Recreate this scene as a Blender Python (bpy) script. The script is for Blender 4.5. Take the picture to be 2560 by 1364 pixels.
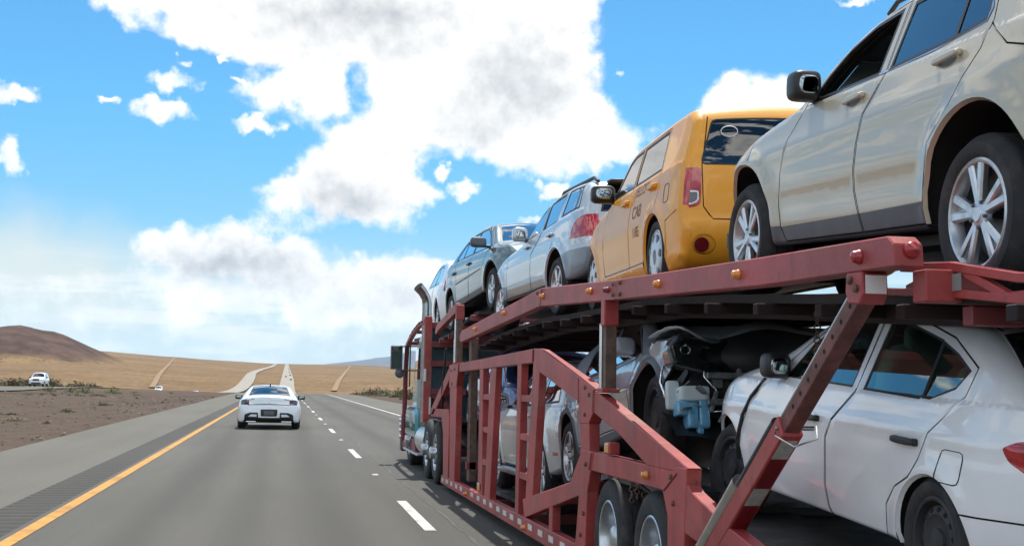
import bpy, bmesh, math, random
import numpy as np
from mathutils import Vector, Matrix
from mathutils.geometry import delaunay_2d_cdt
random.seed(7)
for o in list(bpy.data.objects):
    bpy.data.objects.remove(o)
scene = bpy.context.scene
col = scene.collection

# ------------------------------------------------------------------ camera
EYE = 1.6
F_PX, VPX, VPY, ROLL = 3300.0, 707.0, 960.0, math.radians(1.9)
cd = bpy.data.cameras.new('camera')
cd.sensor_width = 36.0
cd.lens = 36.0 * F_PX / 2560.0
cd.clip_start = 0.1
cd.clip_end = 90000
cam = bpy.data.objects.new('camera', cd)
col.objects.link(cam)
_y = Vector(((VPX - 1280) / F_PX, (682 - VPY) / F_PX, -1)).normalized()
_z = Vector((math.sin(ROLL), math.cos(ROLL), 0))
_z = (_z - _y * _z.dot(_y)).normalized()
_x = _y.cross(_z)
R3 = Matrix((_x, _y, _z))          # rows: world axes in camera space
cam.matrix_world = Matrix.Translation((0, 0, EYE)) @ R3.to_4x4()
scene.camera = cam

# ------------------------------------------------------------------ light
SUN_EL, SUN_AZ = math.radians(62), math.radians(13)     # azimuth right of the road direction
sd = bpy.data.lights.new('sun', 'SUN')
sd.energy = 2.7
sd.angle = math.radians(0.53)
sd.color = (1.0, 0.95, 0.87)
sun = bpy.data.objects.new('sun', sd)
col.objects.link(sun)
sdir = Vector((math.sin(SUN_AZ) * math.cos(SUN_EL), math.cos(SUN_AZ) * math.cos(SUN_EL), math.sin(SUN_EL)))
sun.rotation_euler = sdir.to_track_quat('Z', 'Y').to_euler()
scene.view_settings.view_transform = 'Standard'
scene.view_settings.look = 'None'
scene.view_settings.exposure = 0.95
scene.view_settings.gamma = 1.0

class NT:
    """small helper to write node trees"""
    def __init__(s, nt):
        s.nt = nt
        s.n = nt.nodes
        s.l = nt.links
    def new(s, t, **kw):
        n = s.n.new(t)
        for k, v in kw.items():
            setattr(n, k, v)
        return n
    def put(s, sock, v):
        if hasattr(v, 'is_linked') or isinstance(v, bpy.types.NodeSocket):
            s.l.new(v, sock)
        else:
            sock.default_value = v
    def m(s, op, a, b=None, c=None, clamp=False):
        n = s.new('ShaderNodeMath', operation=op, use_clamp=clamp)
        for i, v in enumerate((a, b, c)):
            if v is not None:
                s.put(n.inputs[i], v)
        return n.outputs[0]
    def v(s, op, a, b=None):
        n = s.new('ShaderNodeVectorMath', operation=op)
        for i, q in enumerate((a, b)):
            if q is not None:
                s.put(n.inputs[i], q)
        return n.outputs['Value'] if op in ('LENGTH', 'DOT_PRODUCT', 'DISTANCE') else n.outputs[0]
    def noise(s, vec, scale, detail=4, rough=0.55, dim='3D'):
        n = s.new('ShaderNodeTexNoise', noise_dimensions=dim)
        if vec is not None:
            s.l.new(vec, n.inputs['Vector'])
        n.inputs['Scale'].default_value = scale
        n.inputs['Detail'].default_value = detail
        n.inputs['Roughness'].default_value = rough
        return n.outputs[0]
    def ramp(s, fac, stops):
        n = s.new('ShaderNodeValToRGB')
        s.l.new(fac, n.inputs[0])
        e = n.color_ramp.elements
        while len(e) < len(stops):
            e.new(0.5)
        for q, (p, c) in zip(e, stops):
            q.position = p
            q.color = (*c, 1) if len(c) == 3 else c
        return n.outputs[0]
    def mix(s, fac, a, b):
        n = s.new('ShaderNodeMix', data_type='RGBA')
        s.put(n.inputs[0], fac)
        for k, q in ((6, a), (7, b)):
            if isinstance(q, tuple):
                n.inputs[k].default_value = (*q, 1) if len(q) == 3 else q
            else:
                s.l.new(q, n.inputs[k])
        return n.outputs[2]
    def sstep(s, x, a, b):
        n = s.new('ShaderNodeMapRange', interpolation_type='SMOOTHSTEP')
        s.put(n.inputs[0], x)
        s.put(n.inputs[1], a)
        s.put(n.inputs[2], b)
        n.inputs[3].default_value = 0
        n.inputs[4].default_value = 1
        return n.outputs[0]

# ------------------------------------------------------------------ sky with fair-weather cumulus
world = bpy.data.worlds.new('World')
scene.world = world
world.use_nodes = True
W_ = NT(world.node_tree)
W_.n.clear()
sky = W_.new('ShaderNodeTexSky', sky_type='NISHITA')
sky.sun_disc = False
sky.sun_elevation = SUN_EL
sky.sun_rotation = SUN_AZ
sky.air_density = 1.0
sky.dust_density = 0.05
sky.ozone_density = 3.5
sky.altitude = 800
tc = W_.new('ShaderNodeTexCoord').outputs['Generated']
sep = W_.new('ShaderNodeSeparateXYZ')
W_.l.new(tc, sep.inputs[0])
dx, dy, dz = sep.outputs
az = W_.m('ARCTAN2', dx, dy)                     # bearing from the road direction
el = W_.m('ARCSINE', dz)
cmb = W_.new('ShaderNodeCombineXYZ')
W_.l.new(az, cmb.inputs[0])
W_.l.new(el, cmb.inputs[1])
ae = cmb.outputs[0]
# cloud cover of this sky: rows of elevation 0.2..17.4 deg, columns of bearing -14.5..32 deg, digits 0..9
COVER_S = '''
0000000000000000000000000000000000000000000000000000000000000000
0000000000000000000000000000000000000000000000000000000000000000
0000000000000011000025542222100000000000000000000000000000000000
0000000000002699500489999999874000000000000000000000000000000000
0000000000024566666799999999983000000000000000000000000000000000
0000000000059999999998557777762000000000000000000000000000000000
0000000000026676997544310023000000000000000000000000000000000000
0000000000000000224555777775100000000000000000000000000000000000
0000000000000000025799999999720000000000000000000000000000000000
0000000000000000000159999996201245555432100000000000000000000000
0000000000000000000003699997557999999999852000243100000000000000
0000000000000000014455458999999999999976444269999986400000000000
0000000000000000468999945899999999999973000069999995000000000000
0000000000000011144467846999999999999951000005744430000000000000
0000000000215888899999999999999999999830000000000000000000000000
0000000157974799999999999999999999999730000000000000000000000000
0000000556778899999999999999999999999720000000000000000000000000
0000000556778899999999999999999999999720000000000000000000000000'''.split()
# where the clouds are thick and grey underneath
GREY_S = '''
00000000000000000000000000000000
00000000000000000000000000000000
00000000001334310000000000000000
00000137985223210000000000000000
00000001100110000000000000000000
00000000003872000000000000000000
00000000000000000000000000000000
00000000000002453110000000000000
00000000000000147631000000000000
00000000133233236521000000000000
00000001246776421100000000000000
00000000000000000000000000000000'''.split()
COVER = np.array([[int(q) / 9 for q in r] for r in COVER_S])
COVER[1:5, 2:34] = np.maximum(COVER[1:5, 2:34], 0.44)      # thin layered bank low over the plain
GREY = np.array([[int(q) / 9 for q in r] for r in GREY_S])
SKY_K = 0.085
def kc(*c):
    return tuple(q / SKY_K for q in c)
A0, A1, E0, E1 = [math.radians(q) for q in (-14.5, 32.0, 0.2, 17.4)]
def vramp(fac, cols):
    n = W_.new('ShaderNodeValToRGB')
    W_.l.new(fac, n.inputs[0])
    e = n.color_ramp.elements
    while len(e) < len(cols):
        e.new(0.5)
    for k, c in enumerate(cols):
        e[k].position = k / (len(cols) - 1)
        e[k].color = (float(c[0]), float(c[1]), float(c[2]), 1)
    return n.outputs[0]
def table(p, T):
    """look a small table of the sky up by bearing and elevation"""
    ne, na = T.shape
    sp_ = W_.new('ShaderNodeSeparateXYZ')
    W_.l.new(p, sp_.inputs[0])
    u = W_.m('DIVIDE', W_.m('SUBTRACT', sp_.outputs[0], A0), A1 - A0, clamp=True)
    v = W_.m('DIVIDE', W_.m('SUBTRACT', sp_.outputs[1], E0), E1 - E0, clamp=True)
    halves = 1 if na <= 32 else 2
    tot = None
    for k in range(ne // 3):
        w = vramp(v, [[1.0 if 3 * k + q == i else 0.0 for q in range(3)] for i in range(ne)])
        if halves == 1:
            c = vramp(u, T[3 * k:3 * k + 3].T)
        else:
            ul = W_.m('MULTIPLY', u, (na - 1) / 31.0, clamp=True)
            ur = W_.m('MULTIPLY', W_.m('SUBTRACT', u, 32.0 / (na - 1)), (na - 1) / 31.0, clamp=True)
            c = W_.mix(W_.sstep(u, 31.0 / (na - 1), 32.0 / (na - 1)), vramp(ul, T[3 * k:3 * k + 3, :32].T), vramp(ur, T[3 * k:3 * k + 3, 32:].T))
        g = W_.v('DOT_PRODUCT', c, w)
        tot = g if tot is None else W_.m('ADD', tot, g)
    return tot
# billow the outlines at two sizes
def warp(scale, amp, detail):
    n = W_.new('ShaderNodeTexNoise', noise_dimensions='3D')
    W_.l.new(tc, n.inputs['Vector'])
    n.inputs['Scale'].default_value = scale
    n.inputs['Detail'].default_value = detail
    n.inputs['Roughness'].default_value = 0.55
    q = W_.new('ShaderNodeVectorMath', operation='SCALE')
    W_.l.new(W_.v('SUBTRACT', n.outputs['Color'], (0.5, 0.5, 0.5)), q.inputs[0])
    q.inputs['Scale'].default_value = amp
    return q.outputs[0]
aew = W_.v('ADD', ae, warp(38, 0.030, 4))
det = W_.m('SUBTRACT', W_.noise(tc, 46, 6, 0.62), 0.5)
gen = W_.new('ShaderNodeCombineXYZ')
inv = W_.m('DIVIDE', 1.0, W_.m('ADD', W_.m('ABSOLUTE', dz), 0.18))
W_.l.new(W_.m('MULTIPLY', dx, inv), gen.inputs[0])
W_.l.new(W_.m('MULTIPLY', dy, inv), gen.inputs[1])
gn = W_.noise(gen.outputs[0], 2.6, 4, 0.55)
gen_f = W_.m('MULTIPLY', W_.sstep(gn, 0.40, 0.62), W_.sstep(dz, 0.0, 0.08))  # clouds out of view, cover raised to add fill light
infr = W_.m('MULTIPLY', W_.sstep(W_.m('ABSOLUTE', W_.m('SUBTRACT', az, math.radians(8.75))), math.radians(23.2), math.radians(21.5)), W_.sstep(el, math.radians(17.3), math.radians(16.4)))
def lerp(a, b, f):
    return W_.m('ADD', W_.m('MULTIPLY', a, W_.m('SUBTRACT', 1.0, f)), W_.m('MULTIPLY', b, f))
# stray puffs too small for the table: (bearing, elevation, half width, half height) in degrees
PUFFS = [(-4.92, 12.58, 1.77, 0.72), (-5.33, 11.36, 1.88, 0.83), (-7.48, 11.61, 0.94, 0.39), (-3.15, 13.54, 0.57, 0.33), (-1.25, 10.95, 1.77, 0.72), (-11.43, 11.56, 1.61, 0.75), (7.53, 8.49, 1.2, 0.72), (11.41, 8.52, 1.04, 0.67), (10.56, 7.28, 0.94, 0.5), (14.2, 13.65, 0.57, 0.36), (24.36, 16.41, 1.51, 0.39), (6.58, 9.43, 0.89, 0.61), (-2.07, 12.66, 0.89, 0.44), (-11.38, 8.94, 0.89, 1.28), (-4.45, 13.36, 0.68, 0.25)]
puffs = None
aew2 = W_.v('ADD', ae, warp(60, 0.034, 5))
for (a_, e_, w_, h_) in PUFFS:
    q = W_.v('MULTIPLY', W_.v('SUBTRACT', aew2, (math.radians(a_), math.radians(e_), 0)), (1 / math.radians(w_), 1 / math.radians(h_), 0))
    g_ = W_.m('SUBTRACT', 0.74, W_.m('MULTIPLY', W_.v('DOT_PRODUCT', q, q), 0.75))
    puffs = g_ if puffs is None else W_.m('MAXIMUM', puffs, g_)
puffs = W_.m('MAXIMUM', puffs, 0.0)
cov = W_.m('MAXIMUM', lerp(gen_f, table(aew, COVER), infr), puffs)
dens = W_.m('ADD', cov, W_.m('MULTIPLY', det, W_.m('ADD', 0.30, W_.m('MULTIPLY', cov, 0.95))))
alpha = W_.sstep(dens, 0.36, 0.78)
# relief: billows turn a bright side to the sun above, thick parts and bases are grey
puff = W_.m('SUBTRACT', W_.noise(W_.v('ADD', tc, (0.002, 0.002, 0.011)), 46, 4, 0.6), 0.5)
relief = W_.m('SUBTRACT', puff, det)
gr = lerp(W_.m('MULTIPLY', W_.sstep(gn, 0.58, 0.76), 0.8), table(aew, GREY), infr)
sh = W_.m('ADD', W_.m('MULTIPLY', gr, 0.85), W_.m('MULTIPLY', W_.m('SUBTRACT', dens, 0.70), 0.26))
sh = W_.m('ADD', sh, W_.m('MULTIPLY', relief, 1.1), clamp=True)
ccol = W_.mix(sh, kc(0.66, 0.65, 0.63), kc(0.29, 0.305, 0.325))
# clouds away from the sun, mostly out of view, brightened to add fill light
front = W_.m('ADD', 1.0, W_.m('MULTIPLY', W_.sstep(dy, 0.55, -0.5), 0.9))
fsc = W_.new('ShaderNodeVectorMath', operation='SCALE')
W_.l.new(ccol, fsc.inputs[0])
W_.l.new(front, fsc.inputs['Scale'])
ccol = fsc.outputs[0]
# colour of the clear air: deep blue overhead, paler towards the horizon
lowf = W_.sstep(el, math.radians(13.0), math.radians(0.0))
tintc = W_.mix(lowf, (0.36, 0.765, 0.87), (0.52, 0.61, 0.60))
tint = W_.new('ShaderNodeMix', data_type='RGBA', blend_type='MULTIPLY')
tint.inputs[0].default_value = 1.0
W_.l.new(sky.outputs[0], tint.inputs[6])
W_.l.new(tintc, tint.inputs[7])
# thin pale veil low in the sky, densest as a rain shaft to the left, and flat streaks near the horizon
st_ = W_.new('ShaderNodeCombineXYZ')
W_.l.new(W_.m('MULTIPLY', az, 9.0), st_.inputs[0])
W_.l.new(W_.m('MULTIPLY', el, 75.0), st_.inputs[1])
strk = W_.m('MULTIPLY', W_.sstep(W_.noise(st_.outputs[0], 1.0, 4, 0.55, '2D'), 0.44, 0.62), W_.m('MULTIPLY', W_.sstep(el, math.radians(6.0), math.radians(3.0)), 0.9))
veil = W_.m('MULTIPLY', W_.sstep(el, math.radians(7.5), math.radians(0.5)), 0.78)
vl2 = W_.v('SUBTRACT', aew, (math.radians(-12.5), math.radians(3.0), 0))
vl2 = W_.v('MULTIPLY', vl2, (1 / math.radians(13.0), 1 / math.radians(5.2), 0))
vg = W_.sstep(W_.v('LENGTH', vl2), 1.0, 0.30)
veil = W_.m('MAXIMUM', veil, W_.m('MULTIPLY', vg, 0.90), clamp=True)
base = W_.mix(veil, tint.outputs[2], kc(0.455, 0.475, 0.44))
base = W_.mix(strk, base, kc(0.54, 0.545, 0.535))
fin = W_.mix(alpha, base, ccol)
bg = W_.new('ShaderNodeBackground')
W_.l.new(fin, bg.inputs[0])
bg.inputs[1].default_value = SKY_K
world.cycles.sampling_method = 'MANUAL'
world.cycles.sample_map_resolution = 512
wo = W_.new('ShaderNodeOutputWorld')
W_.l.new(bg.outputs[0], wo.inputs[0])

# ------------------------------------------------------------------ materials
MATS = {}
def pmat(name, color, rough=0.5, metal=0.0, coat=0.0, spec=0.5, emit=None, vary=0.0, vscale=6.0, dirt=None, dirt_amt=0.0, bump=0.0, bscale=40.0, coat_rough=0.03, chips=None):
    if name in MATS:
        return MATS[name]
    m = bpy.data.materials.new(name)
    m.use_nodes = True
    t = NT(m.node_tree)
    b = t.n['Principled BSDF']
    b.inputs['Roughness'].default_value = rough
    b.inputs['Metallic'].default_value = metal
    b.inputs['Coat Weight'].default_value = coat
    b.inputs['Coat Roughness'].default_value = coat_rough
    b.inputs['Specular IOR Level'].default_value = spec
    b.inputs['Base Color'].default_value = (*color, 1)
    if vary or dirt or bump:
        tc = t.new('ShaderNodeTexCoord').outputs['Object']
        c = None
        if vary:
            f = t.noise(tc, vscale, 5, 0.6)
            c = t.mix(t.sstep(f, 0.3, 0.7), tuple(q * (1 - vary) for q in color), tuple(min(1, q * (1 + vary)) for q in color))
        if dirt:
            f2 = t.noise(tc, vscale * 0.7, 7, 0.68)
            k = t.m('MULTIPLY', t.sstep(f2, 0.46, 0.72), dirt_amt)
            c = t.mix(k, c if c is not None else color, dirt)
            t.l.new(t.m('ADD', rough, t.m('MULTIPLY', k, 0.25)), b.inputs['Roughness'])
            if chips:
                f3 = t.noise(tc, 13.0, 8, 0.75)
                c = t.mix(t.m('MULTIPLY', t.sstep(f3, 0.60, 0.66), 0.8), c, chips)
                f4 = t.noise(t.v('MULTIPLY', tc, (1.0, 4.0, 0.35)), 2.2, 6, 0.7)
                c = t.mix(t.m('MULTIPLY', t.sstep(f4, 0.52, 0.72), 0.45), c, tuple(q * 0.45 for q in color))
        if c is not None:
            t.l.new(c, b.inputs['Base Color'])
        if bump:
            bn = t.new('ShaderNodeBump')
            bn.inputs['Strength'].default_value = bump
            bn.inputs['Distance'].default_value = 0.01
            t.l.new(t.noise(tc, bscale, 6, 0.65), bn.inputs['Height'])
            t.l.new(bn.outputs[0], b.inputs['Normal'])
    if emit:
        b.inputs['Emission Color'].default_value = (*emit[0], 1)
        b.inputs['Emission Strength'].default_value = emit[1]
    MATS[name] = m
    return m

def glass(name, tint, refl=1.0, gcol=(1, 1, 1)):
    if name in MATS:
        return MATS[name]
    m = bpy.data.materials.new(name)
    m.use_nodes = True
    t = NT(m.node_tree)
    t.n.clear()
    tr = t.new('ShaderNodeBsdfTransparent')
    tr.inputs[0].default_value = (*tint, 1)
    gl = t.new('ShaderNodeBsdfGlossy')
    gl.inputs['Roughness'].default_value = 0.01
    gl.inputs['Color'].default_value = (*gcol, 1)
    fr = t.new('ShaderNodeFresnel')
    fr.inputs[0].default_value = 1.52
    mx = t.new('ShaderNodeMixShader')
    t.l.new(t.m('MULTIPLY', fr.outputs[0], 1.75 * refl, clamp=True), mx.inputs[0])
    t.l.new(tr.outputs[0], mx.inputs[1])
    t.l.new(gl.outputs[0], mx.inputs[2])
    o = t.new('ShaderNodeOutputMaterial')
    t.l.new(mx.outputs[0], o.inputs[0])
    MATS[name] = m
    return m

def paint(name, color, metal=0.0, rough=0.38, dirt=(0.33, 0.28, 0.22), amt=0.12, coat=1.0):
    return pmat('paint_' + name, color, rough, metal, coat=coat, vary=0.02, vscale=1.5, dirt=dirt, dirt_amt=amt)

RUBBER = pmat('tyre_rubber', (0.022, 0.022, 0.024), 0.75, vary=0.25, vscale=9, dirt=(0.10, 0.088, 0.075), dirt_amt=0.5, bump=0.3, bscale=60)
BLACKP = pmat('black_plastic', (0.016, 0.017, 0.019), 0.42, vary=0.15)
GREYP = pmat('grey_plastic', (0.085, 0.095, 0.11), 0.45, vary=0.1, dirt=(0.2, 0.18, 0.15), dirt_amt=0.15)
TRIM = pmat('rubber_trim', (0.012, 0.012, 0.013), 0.5)
GAP = pmat('panel_gap_shadow', (0.008, 0.008, 0.009), 0.9)
WELL = pmat('wheel_well_liner', (0.012, 0.012, 0.012), 0.9)
CHROME = pmat('chrome', (0.72, 0.72, 0.73), 0.12, 1.0)
ALLOY = pmat('alloy_rim', (0.58, 0.60, 0.62), 0.3, 0.85, vary=0.06, vscale=14, dirt=(0.15, 0.13, 0.11), dirt_amt=0.3)
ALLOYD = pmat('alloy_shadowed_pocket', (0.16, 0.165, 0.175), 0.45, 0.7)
STEELW = pmat('steel_wheel', (0.035, 0.036, 0.04), 0.55, 0.3, vary=0.2, dirt=(0.12, 0.1, 0.08), dirt_amt=0.35)
HUBCAP = pmat('silver_hubcap', (0.50, 0.53, 0.56), 0.35, 0.4, coat=0.4, dirt=(0.2, 0.17, 0.13), dirt_amt=0.25)
LINER = pmat('cabin_lining', (0.05, 0.05, 0.052), 0.85)
SEATM = pmat('seat_cloth', (0.045, 0.045, 0.05), 0.9)
SEATT = pmat('seat_cloth_tan', (0.25, 0.22, 0.18), 0.9)
REDLENS = pmat('red_lens', (0.42, 0.012, 0.02), 0.12, coat=1.0, vary=0.25, vscale=22)
DREDLENS = pmat('dark_red_lens', (0.16, 0.008, 0.014), 0.12, coat=1.0, vary=0.2, vscale=25)
CLEARLENS = pmat('clear_lens', (0.55, 0.56, 0.56), 0.15, 0.3, coat=1.0, vary=0.3, vscale=40)
SMOKELENS = pmat('smoked_lens', (0.03, 0.012, 0.015), 0.1, coat=1.0)
AMBER = pmat('amber_lens', (0.75, 0.24, 0.02), 0.2, coat=0.8)
MIRRORG = pmat('mirror_glass', (0.34, 0.37, 0.38), 0.03, 1.0)
G_DARK = glass('glass_privacy', (0.035, 0.045, 0.055), 1.25)
G_MID = glass('glass_tinted', (0.16, 0.20, 0.20), 1.2)
G_GREEN = glass('glass_green_tint', (0.55, 0.80, 0.70), 1.3, (0.86, 1.0, 0.95))
G_CLEAR = glass('glass_clear', (0.62, 0.70, 0.68), 1.1)

# ------------------------------------------------------------------ mesh helpers
def obj(name, verts, faces, mat, parent=None, smooth=False, normals=None, autosm=None):
    me = bpy.data.meshes.new(name)
    me.from_pydata([tuple(map(float, v)) for v in verts], [], faces)
    me.validate(clean_customdata=False)
    if mat is not None:
        me.materials.append(mat)
    if smooth or normals is not None or autosm is not None:
        me.polygons.foreach_set('use_smooth', [True] * len(me.polygons))
    if normals is not None and len(me.vertices) == len(normals):
        me.normals_split_custom_set_from_vertices([tuple(map(float, n)) for n in normals])
    if autosm is not None:
        me.set_sharp_from_angle(angle=math.radians(autosm))
    me.update()
    o = bpy.data.objects.new(name, me)
    col.objects.link(o)
    if parent is not None:
        o.parent = parent
    return o

def empty(name, M=None, parent=None):
    o = bpy.data.objects.new(name, None)
    o.empty_display_size = 0.3
    col.objects.link(o)
    if parent is not None:
        o.parent = parent
    if M is not None:
        if parent is None:
            o.matrix_world = M
        else:
            o.matrix_local = M
    return o

def tag(o, label, cat, group=None, kind=None):
    if label:
        o['label'] = label
    if cat:
        o['category'] = cat
    if group:
        o['group'] = group
    if kind:
        o['kind'] = kind
    return o

class MB:
    """collects simple solids for one mesh object"""
    def __init__(s):
        s.v = []
        s.f = []
    def add(s, v, f):
        n = len(s.v)
        s.v += [tuple(q) for q in v]
        s.f += [tuple(i + n for i in q) for q in f]
        return s
    def box(s, a, b, M=None):
        x0, y0, z0 = a
        x1, y1, z1 = b
        v = [(x0, y0, z0), (x1, y0, z0), (x1, y1, z0), (x0, y1, z0), (x0, y0, z1), (x1, y0, z1), (x1, y1, z1), (x0, y1, z1)]
        if M is not None:
            v = [M @ Vector(q) for q in v]
        return s.add(v, [(0, 3, 2, 1), (4, 5, 6, 7), (0, 1, 5, 4), (1, 2, 6, 5), (2, 3, 7, 6), (3, 0, 4, 7)])
    def plate(s, pts, a, b, axis=0):
        """polygon in the two other axes pulled from a to b along axis"""
        n = len(pts)
        def mkp(p, t):
            q = [p[0], p[1]]
            q.insert(axis, t)
            return q
        ar = sum(pts[i][0] * pts[(i + 1) % n][1] - pts[(i + 1) % n][0] * pts[i][1] for i in range(n))
        pts = pts if ar > 0 else pts[::-1]
        v = [mkp(p, a) for p in pts] + [mkp(p, b) for p in pts]
        flip = (axis != 1)
        f = [tuple(range(n))[::-1] if flip else tuple(range(n)), tuple(range(n, 2 * n)) if flip else tuple(range(n, 2 * n))[::-1]]
        for i in range(n):
            j = (i + 1) % n
            f.append((i, j, j + n, i + n) if flip else (j, i, i + n, j + n))
        return s.add(v, f)
    def beam(s, p, q, w, h, up=(0, 0, 1)):
        p, q = Vector(p), Vector(q)
        d = q - p
        L = d.length
        d.normalize()
        sx = d.cross(Vector(up))
        if sx.length < 1e-4:
            sx = d.cross(Vector((1, 0, 0)))
        sx.normalize()
        uz = sx.cross(d)
        M = Matrix((sx, d, uz)).transposed().to_4x4()
        M.translation = p
        return s.box((-w / 2, 0, -h / 2), (w / 2, L, h / 2), M)
    def tube(s, pts, r, n=10, cap=True):
        pts = [Vector(p) for p in pts]
        base = len(s.v)
        rs = r if isinstance(r, (list, tuple)) else [r] * len(pts)
        prev = None
        for i, p in enumerate(pts):
            d = (pts[min(i + 1, len(pts) - 1)] - pts[max(i - 1, 0)]).normalized()
            if prev is None:
                a = d.orthogonal().normalized()
            else:
                a = (prev - d * prev.dot(d)).normalized()
            prev = a
            b = d.cross(a)
            for k in range(n):
                t = 2 * math.pi * k / n
                s.v.append(tuple(p + (a * math.cos(t) + b * math.sin(t)) * rs[i]))
        for i in range(len(pts) - 1):
            for k in range(n):
                k2 = (k + 1) % n
                s.f.append((base + i * n + k, base + i * n + k2, base + (i + 1) * n + k2, base + (i + 1) * n + k))
        if cap:
            s.f.append(tuple(base + k for k in range(n))[::-1])
            e = base + (len(pts) - 1) * n
            s.f.append(tuple(e + k for k in range(n)))
        return s
    def lathe(s, prof, n=36, axis='y', c=(0, 0, 0), close=False):
        """prof: (radius, along) pairs, turned about the y axis (or x) through c"""
        base = len(s.v)
        m = len(prof)
        for r, a in prof:
            for k in range(n):
                t = 2 * math.pi * k / n
                if axis == 'y':
                    s.v.append((c[0] + r * math.cos(t), c[1] + a, c[2] + r * math.sin(t)))
                elif axis == 'x':
                    s.v.append((c[0] + a, c[1] + r * math.cos(t), c[2] + r * math.sin(t)))
                else:
                    s.v.append((c[0] + r * math.cos(t), c[1] + r * math.sin(t), c[2] + a))
        mm = m if close else m - 1
        for i in range(mm):
            i2 = (i + 1) % m
            for k in range(n):
                k2 = (k + 1) % n
                s.f.append((base + i * n + k, base + i2 * n + k, base + i2 * n + k2, base + i * n + k2))
        return s
    def ball(s, c, r, n=12, m=8):
        rx, ry, rz = (r, r, r) if not isinstance(r, (tuple, list)) else r
        base = len(s.v)
        for i in range(m + 1):
            p = math.pi * i / m
            for k in range(n):
                t = 2 * math.pi * k / n
                s.v.append((c[0] + rx * math.sin(p) * math.cos(t), c[1] + ry * math.sin(p) * math.sin(t), c[2] + rz * math.cos(p)))
        for i in range(m):
            for k in range(n):
                k2 = (k + 1) % n
                s.f.append((base + i * n + k, base + (i + 1) * n + k, base + (i + 1) * n + k2, base + i * n + k2))
        return s
    def build(s, name, mat, parent=None, smooth=None, bevel=0.0, seg=1):
        o = obj(name, s.v, s.f, mat, parent, autosm=smooth)
        if bevel:
            b = o.modifiers.new('bevel', 'BEVEL')
            b.width = bevel
            b.segments = seg
            b.limit_method = 'ANGLE'
        return o

def catmull(pts, step=0.05):
    P = [np.array(p, float) for p in pts]
    out = []
    for i in range(len(P) - 1):
        p0 = P[max(i - 1, 0)]
        p1, p2 = P[i], P[i + 1]
        p3 = P[min(i + 2, len(P) - 1)]
        L = np.linalg.norm(p2 - p1)
        if L < 1e-6:
            continue
        d1 = (p2 - p0) / max(np.linalg.norm(p2 - p0), 1e-6) * L
        d2 = (p3 - p1) / max(np.linalg.norm(p3 - p1), 1e-6) * L
        n = max(2, int(round(L / step)))
        for k in range(n):
            t = k / n
            h = (2 * t**3 - 3 * t**2 + 1, t**3 - 2 * t**2 + t, -2 * t**3 + 3 * t**2, t**3 - t**2)
            out.append(h[0] * p1 + h[1] * d1 + h[2] * p2 + h[3] * d2)
    out.append(P[-1])
    return np.array(out)

def inpoly(pt, poly):
    x, y = pt[:, 0], pt[:, 1]
    r = np.zeros(len(pt), bool)
    n = len(poly)
    for i in range(n):
        x1, y1 = poly[i]
        x2, y2 = poly[(i + 1) % n]
        c = ((y1 > y) != (y2 > y))
        with np.errstate(divide='ignore', invalid='ignore'):
            xi = (x2 - x1) * (y - y1) / (y2 - y1 + 1e-12) + x1
        r ^= c & (x < xi)
    return r

def nearest(pts, loop, val=None, closed=True):
    """distance of pts to a polyline, direction towards it and an interpolated per-vertex value"""
    A = loop
    B = np.roll(loop, -1, 0)
    if not closed:
        A, B = loop[:-1], loop[1:]
    d = B - A
    L2 = (d**2).sum(1) + 1e-12
    V2 = np.roll(val, -1) if val is not None else None
    n = len(pts)
    best, dirv, vv = np.zeros(n), np.zeros((n, 2)), np.zeros(n)
    for c in range(0, n, 4000):
        p = pts[c:c + 4000]
        rx = p[:, 0:1] - A[None, :, 0]
        rz = p[:, 1:2] - A[None, :, 1]
        t = np.clip((rx * d[:, 0] + rz * d[:, 1]) / L2, 0, 1)
        ex = t * d[:, 0] - rx
        ez = t * d[:, 1] - rz
        q = ex * ex + ez * ez
        k = q.argmin(1)
        i = np.arange(len(p))
        best[c:c + 4000] = np.sqrt(q[i, k])
        dirv[c:c + 4000, 0] = ex[i, k]
        dirv[c:c + 4000, 1] = ez[i, k]
        if val is not None:
            tt = t[i, k]
            vv[c:c + 4000] = val[k] * (1 - tt) + V2[k] * tt
    return best, dirv, vv

def strip(poly, hw, closed=False):
    """thin quads along a polyline, mitred"""
    P = np.array(poly, float)
    n = len(P)
    off = []
    for i in range(n):
        a = P[i] - P[i - 1] if (i > 0 or closed) else P[1] - P[0]
        b = P[(i + 1) % n] - P[i] if (i < n - 1 or closed) else P[-1] - P[-2]
        a = a / (np.linalg.norm(a) + 1e-9)
        b = b / (np.linalg.norm(b) + 1e-9)
        t = a + b
        t = t / (np.linalg.norm(t) + 1e-9)
        nn = np.array([-t[1], t[0]])
        k = max(0.4, nn @ np.array([-a[1], a[0]]))
        off.append(nn / k * hw)
    q = []
    for i in range(n if closed else n - 1):
        j = (i + 1) % n
        q.append([P[i] + off[i], P[j] + off[j], P[j] - off[j], P[i] - off[i]])
    return q

def grow(poly, d):
    P = np.array(poly, float)
    n = len(P)
    ar = sum(P[i][0] * P[(i + 1) % n][1] - P[(i + 1) % n][0] * P[i][1] for i in range(n))
    if ar < 0:
        P = P[::-1]
    out = []
    for i in range(n):
        a = P[i] - P[i - 1]
        b = P[(i + 1) % n] - P[i]
        a /= np.linalg.norm(a) + 1e-9
        b /= np.linalg.norm(b) + 1e-9
        na, nb = np.array([a[1], -a[0]]), np.array([b[1], -b[0]])
        m = na + nb
        m /= np.linalg.norm(m) + 1e-9
        out.append(P[i] + m * d / max(0.5, m @ na))
    return [tuple(p) for p in out]

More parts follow.
